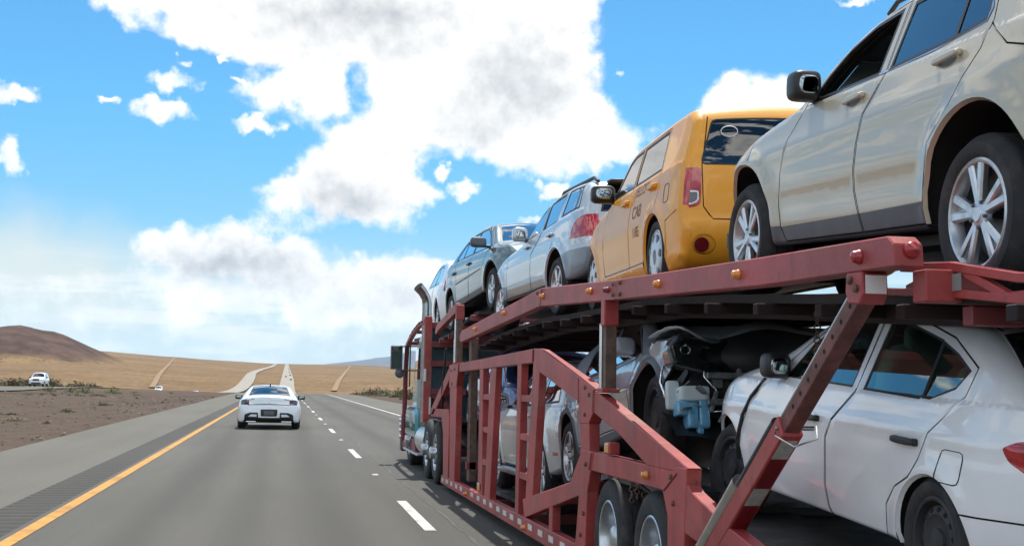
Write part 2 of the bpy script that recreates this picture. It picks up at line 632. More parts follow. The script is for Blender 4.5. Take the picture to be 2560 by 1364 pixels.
def rounded(poly, r=0.03, n=3):
    P = [np.array(p, float) for p in poly]
    out = []
    for i in range(len(P)):
        a, b, c = P[i - 1], P[i], P[(i + 1) % len(P)]
        la, lc = np.linalg.norm(a - b), np.linalg.norm(c - b)
        k = min(r, la * 0.45, lc * 0.45)
        p, q = b + (a - b) / la * k, b + (c - b) / lc * k
        for t in np.linspace(0, 1, n):
            out.append(tuple((1 - t)**2 * p + 2 * t * (1 - t) * b + t * t * q))
    return out

def cdt(domain, feats, extra_pts, extra_loops):
    """triangulate a 2D domain with named polygons cut into it; returns verts, tris, tag index per tri (-1 = none)"""
    V, E, Fc = [], [], []
    def addloop(p):
        n = len(V)
        V.extend([Vector((float(q[0]), float(q[1]))) for q in p])
        return list(range(n, n + len(p)))
    def ccw(p):
        a = sum(p[i][0] * p[(i + 1) % len(p)][1] - p[(i + 1) % len(p)][0] * p[i][1] for i in range(len(p)))
        return list(p) if a > 0 else list(p)[::-1]
    Fc.append(addloop(ccw(domain)))
    for f in feats:
        Fc.append(addloop(ccw(f)))
    for lp in extra_loops:
        ids = addloop(lp)
        E += [(ids[i], ids[i + 1]) for i in range(len(ids) - 1)]
    for p in extra_pts:
        V.append(Vector((float(p[0]), float(p[1]))))
    r = delaunay_2d_cdt(V, E, Fc, 1, 1e-5)
    ov = np.array([(v.x, v.y) for v in r[0]])
    tris, tg = [], []
    for f, of in zip(r[2], r[5]):
        if 0 not in of:
            continue
        tris.append(tuple(f))
        tg.append(max(of) - 1)
    return ov, tris, tg

def sq(mb, c, size, e=0.35, M=None, n=20, m=12):
    """superellipsoid: a box with generously rounded edges"""
    base = len(mb.v)
    def pw(a):
        return math.copysign(abs(a)**e, a)
    for i in range(m + 1):
        p = -math.pi / 2 + math.pi * i / m
        for k in range(n):
            t = 2 * math.pi * k / n
            v = Vector((size[0] / 2 * pw(math.cos(p)) * pw(math.cos(t)), size[1] / 2 * pw(math.cos(p)) * pw(math.sin(t)), size[2] / 2 * pw(math.sin(p))))
            if M is not None:
                v = M @ v
            mb.v.append((v.x + c[0], v.y + c[1], v.z + c[2]))
    for i in range(m):
        for k in range(n):
            k2 = (k + 1) % n
            mb.f.append((base + i * n + k, base + i * n + k2, base + (i + 1) * n + k2, base + (i + 1) * n + k))
    return mb

# ------------------------------------------------------------------ wheels
WHEELS = {}
def wheel_meshes(style, R, rr, wt):
    key = (style, R, rr, wt)
    if key in WHEELS:
        return WHEELS[key]
    out = []
    t = MB()
    t.lathe([(rr - 0.01, -0.03), (rr, -0.012), (rr + 0.012, 0.0), (rr + (R - rr) * 0.35, 0.010), (rr + (R - rr) * 0.62, 0.008), (R - 0.03, -0.008), (R - 0.008, -0.028), (R, -0.05),
             (R, -wt * 0.33), (R - 0.008, -wt * 0.335), (R - 0.008, -wt * 0.36), (R, -wt * 0.365), (R, -wt * 0.62), (R - 0.008, -wt * 0.625), (R - 0.008, -wt * 0.65), (R, -wt * 0.655), (R, -wt + 0.05), (R - 0.03, -wt + 0.01), (rr, -wt)], 56)
    out.append(('tyre', t, RUBBER, 32))
    b = MB()
    rim_mat = {'double5': ALLOY, 'spoke6': ALLOY, 'spoke5': ALLOY, 'hubcap': HUBCAP, 'steel': STEELW, 'dark5': ALLOY, 'truck': ALLOY, 'trailer': ALLOY}[style]
    b.lathe([(rr, -0.03), (rr + 0.004, -0.006), (rr - 0.006, 0.0), (rr - 0.016, -0.004), (rr - 0.026, -0.03), (rr - 0.035, -0.06)], 56)
    dk = MB()
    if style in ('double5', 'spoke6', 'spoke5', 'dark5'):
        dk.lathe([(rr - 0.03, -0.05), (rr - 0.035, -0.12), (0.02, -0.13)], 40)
        n = {'double5': 5, 'spoke6': 6, 'spoke5': 5, 'dark5': 5}[style]
        def spoke(a, w0, w1, skew=0.0, y0=-0.012, y1=-0.008, th=0.03):
            r0, r1 = 0.035, rr - 0.012
            ca, sa = math.cos(a), math.sin(a)
            V = []
            N = 5
            for i in range(N):
                q = i / (N - 1)
                r = r0 + (r1 - r0) * q
                w = w0 + (w1 - w0) * q
                s0 = skew * q
                y = y0 + (y1 - y0) * q - 0.016 * math.sin(q * math.pi) * 0
                for tt, yy in ((s0 - w / 2, y - 0.008), (s0 - w * 0.3, y), (s0 + w * 0.3, y), (s0 + w / 2, y - 0.008), (s0 + w / 2, y - th), (s0 - w / 2, y - th)):
                    V.append((r * ca - tt * sa, yy, r * sa + tt * ca))
            Fs = []
            for i in range(N - 1):
                for k in range(6):
                    k2 = (k + 1) % 6
                    Fs.append((i * 6 + k, i * 6 + k2, (i + 1) * 6 + k2, (i + 1) * 6 + k))
            b.add(V, Fs)
        for k in range(n):
            a = math.pi / 2 + 2 * math.pi * k / n
            if style in ('double5',):
                spoke(a - 0.06, 0.036, 0.046, -0.030)
                spoke(a + 0.06, 0.036, 0.046, 0.030)
                spoke(a, 0.05, 0.05, 0, -0.03, -0.032, 0.02)
            elif style == 'spoke6':
                spoke(a, 0.05, 0.062)
            else:
                spoke(a, 0.06, 0.085)
        b.lathe([(0.0, -0.004), (0.030, -0.004), (0.034, -0.008), (0.062, -0.014), (0.066, -0.04)], 24)
        for k in range(5):
            a = math.pi / 2 + math.pi / 5 + 2 * math.pi * k / 5
            dk.lathe([(0.0, -0.003), (0.008, -0.004), (0.010, -0.02)], 8, c=(0.055 * math.cos(a), 0, 0.055 * math.sin(a)))
        for k in range(0):
            pass
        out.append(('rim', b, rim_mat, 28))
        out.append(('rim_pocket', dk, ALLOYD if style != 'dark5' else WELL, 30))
    elif style == 'hubcap':
        b.lathe([(rr - 0.016, -0.004), (rr - 0.03, 0.004), (rr * 0.62, 0.012), (rr * 0.4, 0.008), (rr * 0.28, 0.010), (rr * 0.27, 0.004), (0.0, 0.005)], 48)
        for k in range(7):
            a = math.pi / 2 + 2 * math.pi * k / 7
            w0, w1, r0, r1 = 0.028, 0.062, rr * 0.60, rr * 0.87
            pts = []
            for r, w in ((r0, -w0), (r0, w0), (r1 * 0.95, w1), (r1, w1 * 0.6), (r1, -w1 * 0.6), (r1 * 0.95, -w1)):
                pts.append((r * math.cos(a) - w / 2 * math.sin(a), r * math.sin(a) + w / 2 * math.cos(a)))
            dk.plate(pts, -0.02, 0.0125, axis=1)
        dk.lathe([(rr * 0.26, 0.0062), (0.0, 0.0062)], 24)
        out.append(('rim', b, rim_mat, 40))
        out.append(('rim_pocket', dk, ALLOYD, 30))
    elif style == 'steel':
        b.lathe([(rr - 0.03, -0.05), (rr * 0.86, -0.055), (rr * 0.80, -0.03), (rr * 0.62, -0.018), (rr * 0.48, -0.03), (rr * 0.30, -0.03), (rr * 0.28, -0.018), (0.0, -0.014)], 48)
        for k in range(14):
            a = 2 * math.pi * k / 14
            r0 = rr * 0.70
            dk.lathe([(0.0, -0.019), (0.010, -0.019), (0.016, -0.024)], 10, c=(r0 * math.cos(a), 0, r0 * math.sin(a)))
        out.append(('rim', b, rim_mat, 40))
        out.append(('rim_pocket', dk, GAP, 30))
    elif style in ('truck', 'trailer'):
        dep = -0.15 if style == 'trailer' else -0.03
        b.lathe([(rr - 0.02, -0.03), (rr - 0.03, -0.05), (rr * 0.86, dep), (rr * 0.55, dep), (rr * 0.5, dep + 0.03), (rr * 0.36, dep + 0.03), (rr * 0.34, dep + 0.10), (rr * 0.25, dep + 0.12), (0, dep + 0.12)], 48)
        for k in range(10):
            a = 2 * math.pi * k / 10
            dk.lathe([(0.0, dep + 0.03), (0.016, dep + 0.03), (0.018, dep)], 8, c=(rr * 0.6 * math.cos(a), 0, rr * 0.6 * math.sin(a)))
        out.append(('rim', b, rim_mat, 40))
        out.append(('lug_nuts', dk, ALLOYD, 30))
    res = []
    for nm, mb, mat, sm in out:
        me = bpy.data.meshes.new(nm)
        me.from_pydata(mb.v, [], mb.f)
        me.materials.append(mat)
        me.polygons.foreach_set('use_smooth', [True] * len(me.polygons))
        me.set_sharp_from_angle(angle=math.radians(sm))
        bm = bmesh.new()
        bm.from_mesh(me)
        bmesh.ops.recalc_face_normals(bm, faces=bm.faces)
        bm.to_mesh(me)
        bm.free()
        res.append((nm, me))
    WHEELS[key] = res
    return res

def add_wheel(parent, style, R, rr, wt, x, y, z, side, steer=0.0, camber=0.0, label=None):
    e = empty('wheel', Matrix.Translation((x, y, z)) @ Matrix.Rotation(steer + (0 if side > 0 else math.pi), 4, 'Z') @ Matrix.Rotation(camber, 4, 'X') @ Matrix.Rotation(random.uniform(0, 6), 4, 'Y'), parent)
    if label:
        e['label'] = label
    for nm, me in wheel_meshes(style, R, rr, wt):
        o = bpy.data.objects.new(nm, me)
        col.objects.link(o)
        o.parent = e
        if nm in ('rim_pocket', 'lug_nuts'):
            o['kind'] = 'stuff'
    return e

def components(faces, nv):
    par = list(range(nv))
    def find(a):
        while par[a] != a:
            par[a] = par[par[a]]
            a = par[a]
        return a
    for f in faces:
        a = find(f[0])
        for b in f[1:]:
            par[find(b)] = a
    g = {}
    for k, f in enumerate(faces):
        g.setdefault(find(f[0]), []).append(k)
    return list(g.values())

# ------------------------------------------------------------------ car bodies
class Car:
    def __init__(s, name, M, sp):
        s.sp = sp
        s.root = empty(name, M)
        s.name = name
        sil = catmull(sp['sil'], 0.05)
        s.sil = sil
        s.xmin, s.xmax = sil[:, 0].min(), sil[:, 0].max()
        nb = max(3, int((sil[-1][0] - sil[0][0]) / 0.07))
        bot = np.array([sil[-1] + (sil[0] - sil[-1]) * k / nb for k in range(1, nb)])
        s.loop = np.vstack([sil, bot])
        r = sp.get('r', 0.09)
        s.rad = np.concatenate([np.full(len(sil), r), np.full(len(bot), 0.03)])
        # tighter rounding at the lower ends
        s.rad[:len(sil)] = np.where(sil[:, 1] < sp['zs'] + 0.25, np.minimum(r, 0.06), r)
        s.doors = []
        s.ends = {}

    def w(s, x, z):
        """half width of the body at side position (x, z), before edge rounding"""
        sp = s.sp
        zs = sp['zs']
        zb = sp['zb'][0] + sp['zb'][1] * x
        w0, shin, tuck = sp['hw'], sp.get('shin', 0.05), sp.get('tuck', 0.05)
        t = np.clip((z - zs) / (zb - zs), 0, 1)
        lo = w0 - tuck * np.clip((0.5 - t) / 0.5, 0, 1)**2 - shin * np.clip((t - 0.55) / 0.45, 0, 1)**2
        g = np.maximum(z - zb, 0)
        hi = w0 - shin - sp.get('ledge', 0.012) - sp['tum'] * g - 0.05 * g * g
        k = np.clip((z - zb + 0.012) / 0.024, 0, 1)
        k = k * k * (3 - 2 * k)
        w = lo * (1 - k) + hi * k
        for (z0, amp, wid, slope) in sp.get('crease', ()):
            w = w + amp * np.exp(-((z - z0 - slope * x) / wid)**2)
        xf, tf, xr, tr = sp['taper']
        w = w - tf * np.clip((x - xf) / (s.xmax - xf), 0, 1)**2.3 - tr * np.clip((xr - x) / (xr - s.xmin), 0, 1)**2.3
        for (ax, azz, R) in sp['arches']:
            rr = np.hypot(x - ax, z - azz)
            w = w + sp.get('flare', 0.018) * np.exp(-(np.maximum(rr - R - 0.01, 0) / 0.06)**2) * np.clip((zb - z) / 0.1, 0, 1)
        return w

    def W(s, x, z):
        p = np.array([[x, z]], float)
        d, dv, r = nearest(p, s.loop, s.rad)
        q = np.clip(1 - d / r, 0, 1)
        return float(s.w(p[:, 0], p[:, 1])[0] - r[0] * (1 - math.sqrt(max(0, 1 - q[0]**2))))

    def surf(s, pts):
        x, z = pts[:, 0], pts[:, 1]
        d, dv, r = nearest(pts, s.loop, s.rad)
        q = np.clip(1 - d / r, 0, 1)
        y = s.w(x, z) - r * (1 - np.sqrt(np.maximum(0, 1 - q * q)))
        e = 0.004
        gx = (s.w(x + e, z) - s.w(x - e, z)) / (2 * e)
        gz = (s.w(x, z + e) - s.w(x, z - e)) / (2 * e)
        n = np.stack([-gx, np.ones_like(gx), -gz], 1)
        n /= np.linalg.norm(n, axis=1)[:, None]
        dn = np.maximum(np.linalg.norm(dv, axis=1), 1e-9)
        o = dv / dn[:, None]
        # on the outline itself use the outline's own normal
        onb = dn < 1e-4
        if onb.any():
            o[onb] = s.outn(pts[onb])
        c = np.sqrt(np.maximum(0, 1 - q * q))
        n = n * c[:, None] + np.stack([o[:, 0], 0 * q, o[:, 1]], 1) * q[:, None]
        n /= np.linalg.norm(n, axis=1)[:, None]
        return np.stack([x, y, z], 1), n

    def outn(s, pts):
        """outward normal of the outline near pts"""
        L = s.loop
        t = np.roll(L, -1, 0) - np.roll(L, 1, 0)
        t /= np.linalg.norm(t, axis=1)[:, None] + 1e-9
        nn = np.stack([-t[:, 1], t[:, 0]], 1)
        c = L.mean(0)
        ar = 0.5 * np.sum(L[:, 0] * np.roll(L[:, 1], -1) - np.roll(L[:, 0], -1) * L[:, 1])
        if ar > 0:
            nn = -nn
        i = ((pts[:, None, :] - L[None])**2).sum(2).argmin(1)
        return nn[i]

    def parts_from(s, P, N, tris, tg, feats, body_name='body', body_mat=None, flip=False, parent=None, liner=True):
        groups = {}
        for t, g in zip(tris, tg):
            if g >= 0 and feats[g]['name'] == 'cut':
                continue
            key = feats[g]['key'] if g >= 0 else 'body'
            groups.setdefault(key, []).append(t)
        made = {}
        info = {f['key']: f for f in feats}
        order = sorted(groups, key=lambda k: 0 if k == 'body' else (1 if info[k]['name'] == 'door' else 2))
        for key in order:
            ts = groups[key]
            used = sorted(set(i for t in ts for i in t))
            mp = {u: k for k, u in enumerate(used)}
            vs, ns = P[used].copy(), N[used].copy()
            if key == 'body':
                nm, mat, par = body_name, body_mat, s.root
            else:
                f = info[key]
                nm, mat = f['name'], f['mat']
                par = made.get(f.get('parent'), s.root)
                if f.get('sink'):
                    vs = vs - ns * f['sink']
                if f.get('lift'):
                    vs = vs + ns * f['lift']
            if flip:
                vs[:, 1] *= -1
                ns[:, 1] *= -1
            fc = [tuple(mp[i] for i in t) for t in ts]
            out = []
            for f3 in fc:
                a, b, c = vs[f3[0]], vs[f3[1]], vs[f3[2]]
                if np.dot(np.cross(b - a, c - a), ns[f3[0]]) < 0:
                    f3 = f3[::-1]
                out.append(f3)
            comps = [list(range(len(out)))]
            if nm not in ('panel_gap', 'chrome_strip', 'body', 'body_side'):
                comps = components(out, len(vs))
            for cc in comps:
                ii = sorted(set(i for k in cc for i in out[k]))
                mp2 = {u: k for k, u in enumerate(ii)}
                o = obj(nm, vs[ii], [tuple(mp2[i] for i in out[k]) for k in cc], mat, par, normals=ns[ii])
                if nm in ('panel_gap', 'chrome_strip'):
                    o['kind'] = 'stuff'
                if key not in made:
                    made[key] = o
            if liner and (key == 'body' or nm in ('door', 'panel_gap', 'side_cladding', 'door_cladding', 'tailgate')):
                lv = vs - ns * 0.028
                s.lin_v.append((lv, [q[::-1] for q in out], -ns))
        return made

    def build(s):
        sp = s.sp
        s.lin_v = []
        pnt = sp['paint']
        feats = []
        gw = sp.get('gap', 0.004)
        def add(key, name, mat, poly, **kw):
            feats.append(dict(key=key, name=name, mat=mat, poly=poly, **kw))
        for i, (poly, mat) in enumerate(sp.get('lower', [])):
            add('lower%d' % i, 'side_cladding', mat, poly)
        for i, d in enumerate(sp.get('doors', [])):
            add('door%d' % i, 'door', pnt, d)
        for i, (poly, mat) in enumerate(sp.get('lower_door', [])):
            add('lowerd%d' % i, 'door_cladding', mat, poly, parent='door%d' % i)
        for d in sp.get('doors', []):
            for q in strip(d, gw, True):
                add('gap', 'panel_gap', GAP, q, sink=0.006)
        for g in sp.get('gaps', []):
            for q in strip(g, gw):
                add('gap', 'panel_gap', GAP, q, sink=0.006)
        for g in sp.get('chrome', []):
            for q in strip(g, 0.008):
                add('chrome', 'chrome_strip', CHROME, q, lift=0.003)
        for i, (di, poly, gm) in enumerate(sp.get('windows', [])):
            add('trim%d' % i, 'window_frame', sp.get('frame', TRIM), grow(poly, sp.get('frw', 0.022)), parent='door%d' % di if di is not None else None)
        for i, (di, poly, gm) in enumerate(sp.get('windows', [])):
            if gm is None:
                add('hole%d' % i, 'cut', None, poly)
            else:
                add('win%d' % i, 'window', gm, poly, parent='door%d' % di if di is not None else None, sink=0.004)
        for i, f in enumerate(sp.get('side', [])):
            add('s%d' % i, f[0], f[1], f[2], parent=f[3] if len(f) > 3 else None)
        for i, (ax, azz, R) in enumerate(sp['arches']):
            for q in sp.get('archtrim', []):
                a0 = [(ax + (R + q[0]) * math.cos(t), azz + (R + q[0]) * math.sin(t)) for t in np.linspace(-0.5, math.pi + 0.5, 28)]
                add('arch', 'arch_cladding', q[1], a0 + [(ax - R, azz - 0.5), (ax + R, azz - 0.5)])
            circ = [(ax + R * math.cos(t), azz + R * math.sin(t)) for t in np.linspace(-0.55, math.pi + 0.55, 40)]
            circ += [(ax - R * 0.86, azz - 0.7), (ax + R * 0.86, azz - 0.7)]
            add('cut%d' % i, 'cut', None, circ)
        for i, c in enumerate(sp.get('cuts', [])):
            add('cutx%d' % i, 'cut', None, c)
        # sampling of the side
        r = sp.get('r', 0.09)
        loops = []
        nn = s.outn(s.loop)
        for th in (18, 34, 50, 66, 80, 90):
            k = 1 - math.cos(math.radians(90 - th)) if False else (1 - math.sin(math.radians(90 - th)))
            k = 1 - math.cos(math.radians(th))
            loops.append(list(s.loop - nn * (s.rad * k)[:, None]) + [s.loop[0] - nn[0] * s.rad[0] * k])
        gs = sp.get('grid', 0.05)
        gx, gz = np.meshgrid(np.arange(s.xmin, s.xmax, gs), np.arange(s.loop[:, 1].min(), s.loop[:, 1].max(), gs))
        gp = np.stack([gx.ravel(), gz.ravel()], 1) + np.random.RandomState(3).uniform(-0.004, 0.004, (gx.size, 2))
        gp = gp[inpoly(gp, s.loop)]
        d, _, _ = nearest(gp, s.loop)
        gp = gp[d > r * 0.9]
        zb = sp['zb']
        xs = np.arange(s.xmin + 0.02, s.xmax, 0.05)
        for dz_ in (-0.016, -0.006, 0.006, 0.016):
            bl = np.stack([xs, zb[0] + zb[1] * xs + dz_], 1)
            gp = np.vstack([gp, bl[inpoly(bl, s.loop)]])
        ov, tris, tg = cdt(s.loop, [f['poly'] for f in feats], gp, loops)
        P, N = s.surf(ov)
        s.left = s.parts_from(P, N, tris, tg, feats, 'body_side', pnt, False)
        s.right = s.parts_from(P, N, tris, tg, feats, 'body_side', pnt, True)
        s.ribbon()
        s.liner()
        s.underbody()
        s.wells()
        s.wheels()
        if sp.get('seats', True):
            s.cabin()
        return s

    def ribbon(s):
        sp = s.sp
        sil = s.sil
        seg = np.hypot(*np.diff(sil, axis=0).T)
        arc = np.concatenate([[0], np.cumsum(seg)])
        n2 = s.outn(sil)
        We = s.w(sil[:, 0], sil[:, 1]) - s.rad[:len(sil)]
        top = int(sil[:, 1].argmax())
        crown = sp.get('crown_t', 0.035) * np.abs(n2[:, 1]) + sp.get('crown_e', 0.07) * np.abs(n2[:, 0])
        # no crown at the lower ends
        crown = crown * np.clip((sil[:, 1] - sil[:, 1].min()) / 0.2, 0.2, 1)
        zr = np.maximum.accumulate(sil[:top + 1, 1]) + np.arange(top + 1) * 1e-7
        zf = np.maximum.accumulate(sil[top:, 1][::-1]) + np.arange(len(sil) - top) * 1e-7
        af = arc[top:][::-1]
        xm = np.maximum.accumulate(sil[:, 0]) + np.arange(len(sil)) * 1e-7
        def conv(where, pts):
            o = []
            for y, q in pts:
                if where == 'rear':
                    a = np.interp(q, zr, arc[:top + 1])
                elif where == 'front':
                    a = np.interp(q, zf, af)
                else:
                    a = np.interp(q, xm, arc)
                o.append((a, y))
            return o
        s.conv = conv
        feats = []
        for i, f in enumerate(sp.get('ends', [])):
            name, mat, where, pts = f[:4]
            opt = f[4] if len(f) > 4 else {}
            key = opt.get('key', 'e%d' % i)
            dense = []
            P = conv(where, pts)
            for k in range(len(P)):
                a, b = np.array(P[k]), np.array(P[(k + 1) % len(P)])
                m = max(1, int(np.linalg.norm(b - a) / 0.12))
                dense += [tuple(a + (b - a) * j / m) for j in range(m)]
            if opt.get('line'):
                for q in strip(conv(where, pts), opt['line']):
                    feats.append(dict(key=key, name=name, mat=mat, poly=q, sink=opt.get('sink', 0)))
                continue
            if opt.get('frame'):
                feats.append(dict(key=key + 'fr', name='window_frame', mat=TRIM, poly=grow(dense, opt['frame'])))
            feats.append(dict(key=key, name=name, mat=mat, poly=dense, sink=opt.get('sink', 0), lift=opt.get('lift', 0), label=opt.get('label'), parent=opt.get('parent')))
        dom = [(a, -w) for a, w in zip(arc, We)] + [(a, w) for a, w in list(zip(arc, We))[::-1]]
        gp = []
        for a, w in zip(arc[1:-1], We[1:-1]):
            for t in np.linspace(-0.95, 0.95, 17):
                gp.append((a, t * w))
        ov, tris, tg = cdt(dom, [f['poly'] for f in feats], gp, [])
        a, y = ov[:, 0], ov[:, 1]
        S = np.stack([np.interp(a, arc, sil[:, 0]), np.interp(a, arc, sil[:, 1])], 1)
        Nn = np.stack([np.interp(a, arc, n2[:, 0]), np.interp(a, arc, n2[:, 1])], 1)
        Nn /= np.linalg.norm(Nn, axis=1)[:, None]
        We_ = np.interp(a, arc, We)
        c = np.interp(a, arc, crown)
        t = np.clip(y / We_, -1, 1)
        disp = c * (1 - t * t)
        dent = sp.get('dent')
        if dent is not None:
            disp = disp + dent(S[:, 0], y, S[:, 1])
        P = np.stack([S[:, 0] + Nn[:, 0] * disp, y, S[:, 1] + Nn[:, 1] * disp], 1)
        N = np.stack([Nn[:, 0], 2 * c * t / We_, Nn[:, 1]], 1)
        N /= np.linalg.norm(N, axis=1)[:, None]
        if dent is not None:
            N = s.vnorm(P, tris, N)
        s.end_parts = s.parts_from(P, N, tris, tg, feats, 'body', sp['paint'], False)

    @staticmethod
    def vnorm(P, tris, ref):
        T = np.array(tris)
        n = np.cross(P[T[:, 1]] - P[T[:, 0]], P[T[:, 2]] - P[T[:, 0]])
        sg = np.sign((n * ref[T[:, 0]]).sum(1))
        n *= sg[:, None]
        N = np.zeros_like(P)
        for k in range(3):
            np.add.at(N, T[:, k], n)
        return N / (np.linalg.norm(N, axis=1)[:, None] + 1e-12)

    def liner(s):
        vs, fs, ns = [], [], []
        for v, f, n in s.lin_v:
            b = len(vs)
            vs += [tuple(q) for q in v]
            ns += [tuple(q) for q in n]
            fs += [tuple(i + b for i in q) for q in f]
        obj('interior_lining', vs, fs, s.sp.get('lining', LINER), s.root, normals=ns)

    def underbody(s):
        sp = s.sp
        z = sp['zs'] + 0.03
        x0, x1 = s.sil[0][0], s.sil[-1][0]
        ar = sorted(sp['arches'])
        hw = sp['hw'] - 0.10
        nw = sp['hw'] - 0.36
        mb = MB()
        xs = [x0]
        for ax, azz, R in ar:
            xs += [ax - R - 0.02, ax + R + 0.02]
        xs += [x1]
        for i in range(len(xs) - 1):
            w = nw if i % 2 == 1 else hw
            if xs[i + 1] - xs[i] > 0.02:
                mb.box((xs[i], -w, z), (xs[i + 1], w, z + 0.10))
        for ax, azz, R in ar:
            mb.tube([(ax, -hw, sp['rad']), (ax, hw, sp['rad'])], 0.045, 8)
        mb.build('underbody', BLACKP, s.root)
        mb = MB()
        mb.box((ar[0][0] - 0.25, -nw + 0.05, sp['rad'] - 0.13), (ar[-1][0] + 0.2, nw - 0.05, z + 0.02))
        mb.build('driveline', BLACKP, s.root, bevel=0.03)

    def wells(s):
        for ax, azz, R in s.sp['arches']:
            for sd in (1, -1):
                mb = MB()
                N = 22
                wy = s.W(ax, azz + R + 0.03)
                dz_ = max(-0.55, math.asin(max(-1, min(0, (s.sp['zs'] + 0.02 - azz) / R))))
                ths = np.linspace(dz_, math.pi - dz_, N)
                V = []
                for t in ths:
                    x, z = ax + R * math.cos(t), azz + R * math.sin(t)
                    xx, zz = ax + (R + 0.001) * math.cos(t), azz + (R + 0.001) * math.sin(t)
                    yo = s.W(xx, max(zz, s.sp['zs'] + 0.01))
                    V.append((x, sd * (yo - 0.001), z))
                    V.append((ax + (R - 0.012) * math.cos(t), sd * (yo - 0.02), azz + (R - 0.012) * math.sin(t)))
                    V.append((ax + (R + 0.01) * math.cos(t), sd * (yo - 0.035), azz + (R + 0.01) * math.sin(t)))
                    V.append((ax + (R + 0.01) * math.cos(t), sd * (wy - 0.36), azz + (R + 0.01) * math.sin(t)))
                Fs = []
                for i in range(N - 1):
                    for k in range(1, 3):
                        Fs.append((i * 4 + k, i * 4 + k + 1, (i + 1) * 4 + k + 1, (i + 1) * 4 + k))
                c = len(V)
                V.append((ax, sd * (wy - 0.36), azz))
                for i in range(N - 1):
                    Fs.append((c, i * 4 + 3, (i + 1) * 4 + 3))
                obj('wheel_well', V, Fs, WELL, s.root, autosm=40)
                L = []
                LF = []
                for i in range(N):
                    L += [V[i * 4], V[i * 4 + 1]]
                for i in range(N - 1):
                    LF.append((2 * i, 2 * i + 1, 2 * i + 3, 2 * i + 2))
                obj('arch_lip', L, LF, s.sp.get('archlip', s.sp['paint']), s.root, autosm=60)

    def wheels(s):
        sp = s.sp
        for i, (ax, azz, R) in enumerate(sp['arches']):
            if i in sp.get('nowheel', ()):
                continue
            for sd in (1, -1):
                y = s.W(ax, azz + R + 0.03) - sp.get('inset', 0.035)
                st, rr = sp.get('wheel_by', {}).get(i, sp['wheel'])
                sw = sp.get('wheel_tilt', {}).get((i, sd), (0, 0, 0))
                add_wheel(s.root, st, sp['rad'], rr, sp.get('tw', 0.21), sp.get('wx', [a[0] for a in sp['arches']])[i], sd * y, sp['rad'] - sp.get('flat', {}).get((i, sd), 0), sd, sw[0], sw[1])

    def cabin(s):
        sp = s.sp
        zb = sp['zb'][0]
        hw = sp['hw']
        x0 = sp.get('seat_x', 0.0)
        sm = sp.get('seatmat', SEATM)
        for sd in (1, -1):
            mb = MB()
            sq(mb, (x0 + 0.18, sd * 0.36, zb - 0.42), (0.52, 0.50, 0.20), 0.4)
            sq(mb, (x0 - 0.10, sd * 0.36, zb - 0.08), (0.20, 0.48, 0.66), 0.45, Matrix.Rotation(-0.28, 3, 'Y'))
            sq(mb, (x0 - 0.21, sd * 0.36, zb + 0.27), (0.11, 0.26, 0.17), 0.5)
            mb.build('front_seat', sm, s.root, smooth=60)
        mb = MB()
        sq(mb, (x0 - 0.95, 0, zb - 0.10), (0.22, 1.25, 0.60), 0.35, Matrix.Rotation(-0.3, 3, 'Y'))
        for sd in (1, -1):
            sq(mb, (x0 - 1.08, sd * 0.36, zb + 0.22), (0.10, 0.26, 0.15), 0.5)
        mb.build('rear_seat', sm, s.root, smooth=60)
        mb = MB()
        sq(mb, (x0 + 0.88, 0, zb - 0.16), (0.42, 1.4, 0.26), 0.4)
        mb.lathe([(0.17, 0.0), (0.185, 0.012), (0.17, 0.024), (0.158, 0.012)], 20, axis='x', c=(x0 + 0.60, 0.36, zb - 0.08), close=True)
        mb.build('dashboard', BLACKP, s.root, smooth=50)
        mb = MB()
        mb.box((x0 - 1.2, -hw + 0.15, zb - 0.62), (x0 + 1.1, hw - 0.15, zb - 0.58))
        mb.build('cabin_floor', BLACKP, s.root)

    # fittings -------------------------------------------------------
    def handle(s, x0, x1, z, mat=None, sides=(1, -1), h=0.030, cup=True, dz=0.0, door=None):
        for sd in sides:
            d = (s.left if sd > 0 else s.right).get('door%d' % door) if door is not None else None
            y = s.W((x0 + x1) / 2, z)
            a = math.atan2(dz, x1 - x0)
            mb = MB()
            sq(mb, ((x0 + x1) / 2, sd * (y + 0.026), z + dz / 2), (abs(x1 - x0), 0.022, h), 0.55, Matrix.Rotation(-a, 3, 'Y'))
            sq(mb, (x0 + 0.015 * (1 if x1 > x0 else -1), sd * (y + 0.012), z), (0.03, 0.03, h * 0.9), 0.5)
            sq(mb, (x1 - 0.02 * (1 if x1 > x0 else -1), sd * (y + 0.012), z + dz), (0.04, 0.03, h), 0.5)
            mb.build('door_handle', mat or s.sp['paint'], d or s.root, smooth=50)
            if cup:
                mb = MB()
                xc = x0 + (x1 - x0) * 0.45
                V = [(xc, sd * (s.W(xc, z) + 0.003), z)]
                n = 16
                for k in range(n):
                    t = 2 * math.pi * k / n
                    xx, zz = xc + abs(x1 - x0) * 0.34 * math.cos(t), z + 0.032 * math.sin(t)
                    V.append((xx, sd * (s.W(xx, zz) + 0.002), zz))
                obj('handle_recess', V, [(0, 1 + k, 1 + (k + 1) % n) if sd < 0 else (0, 1 + (k + 1) % n, 1 + k) for k in range(n)], s.sp.get('cupmat', GREYP), d or s.root, autosm=60)

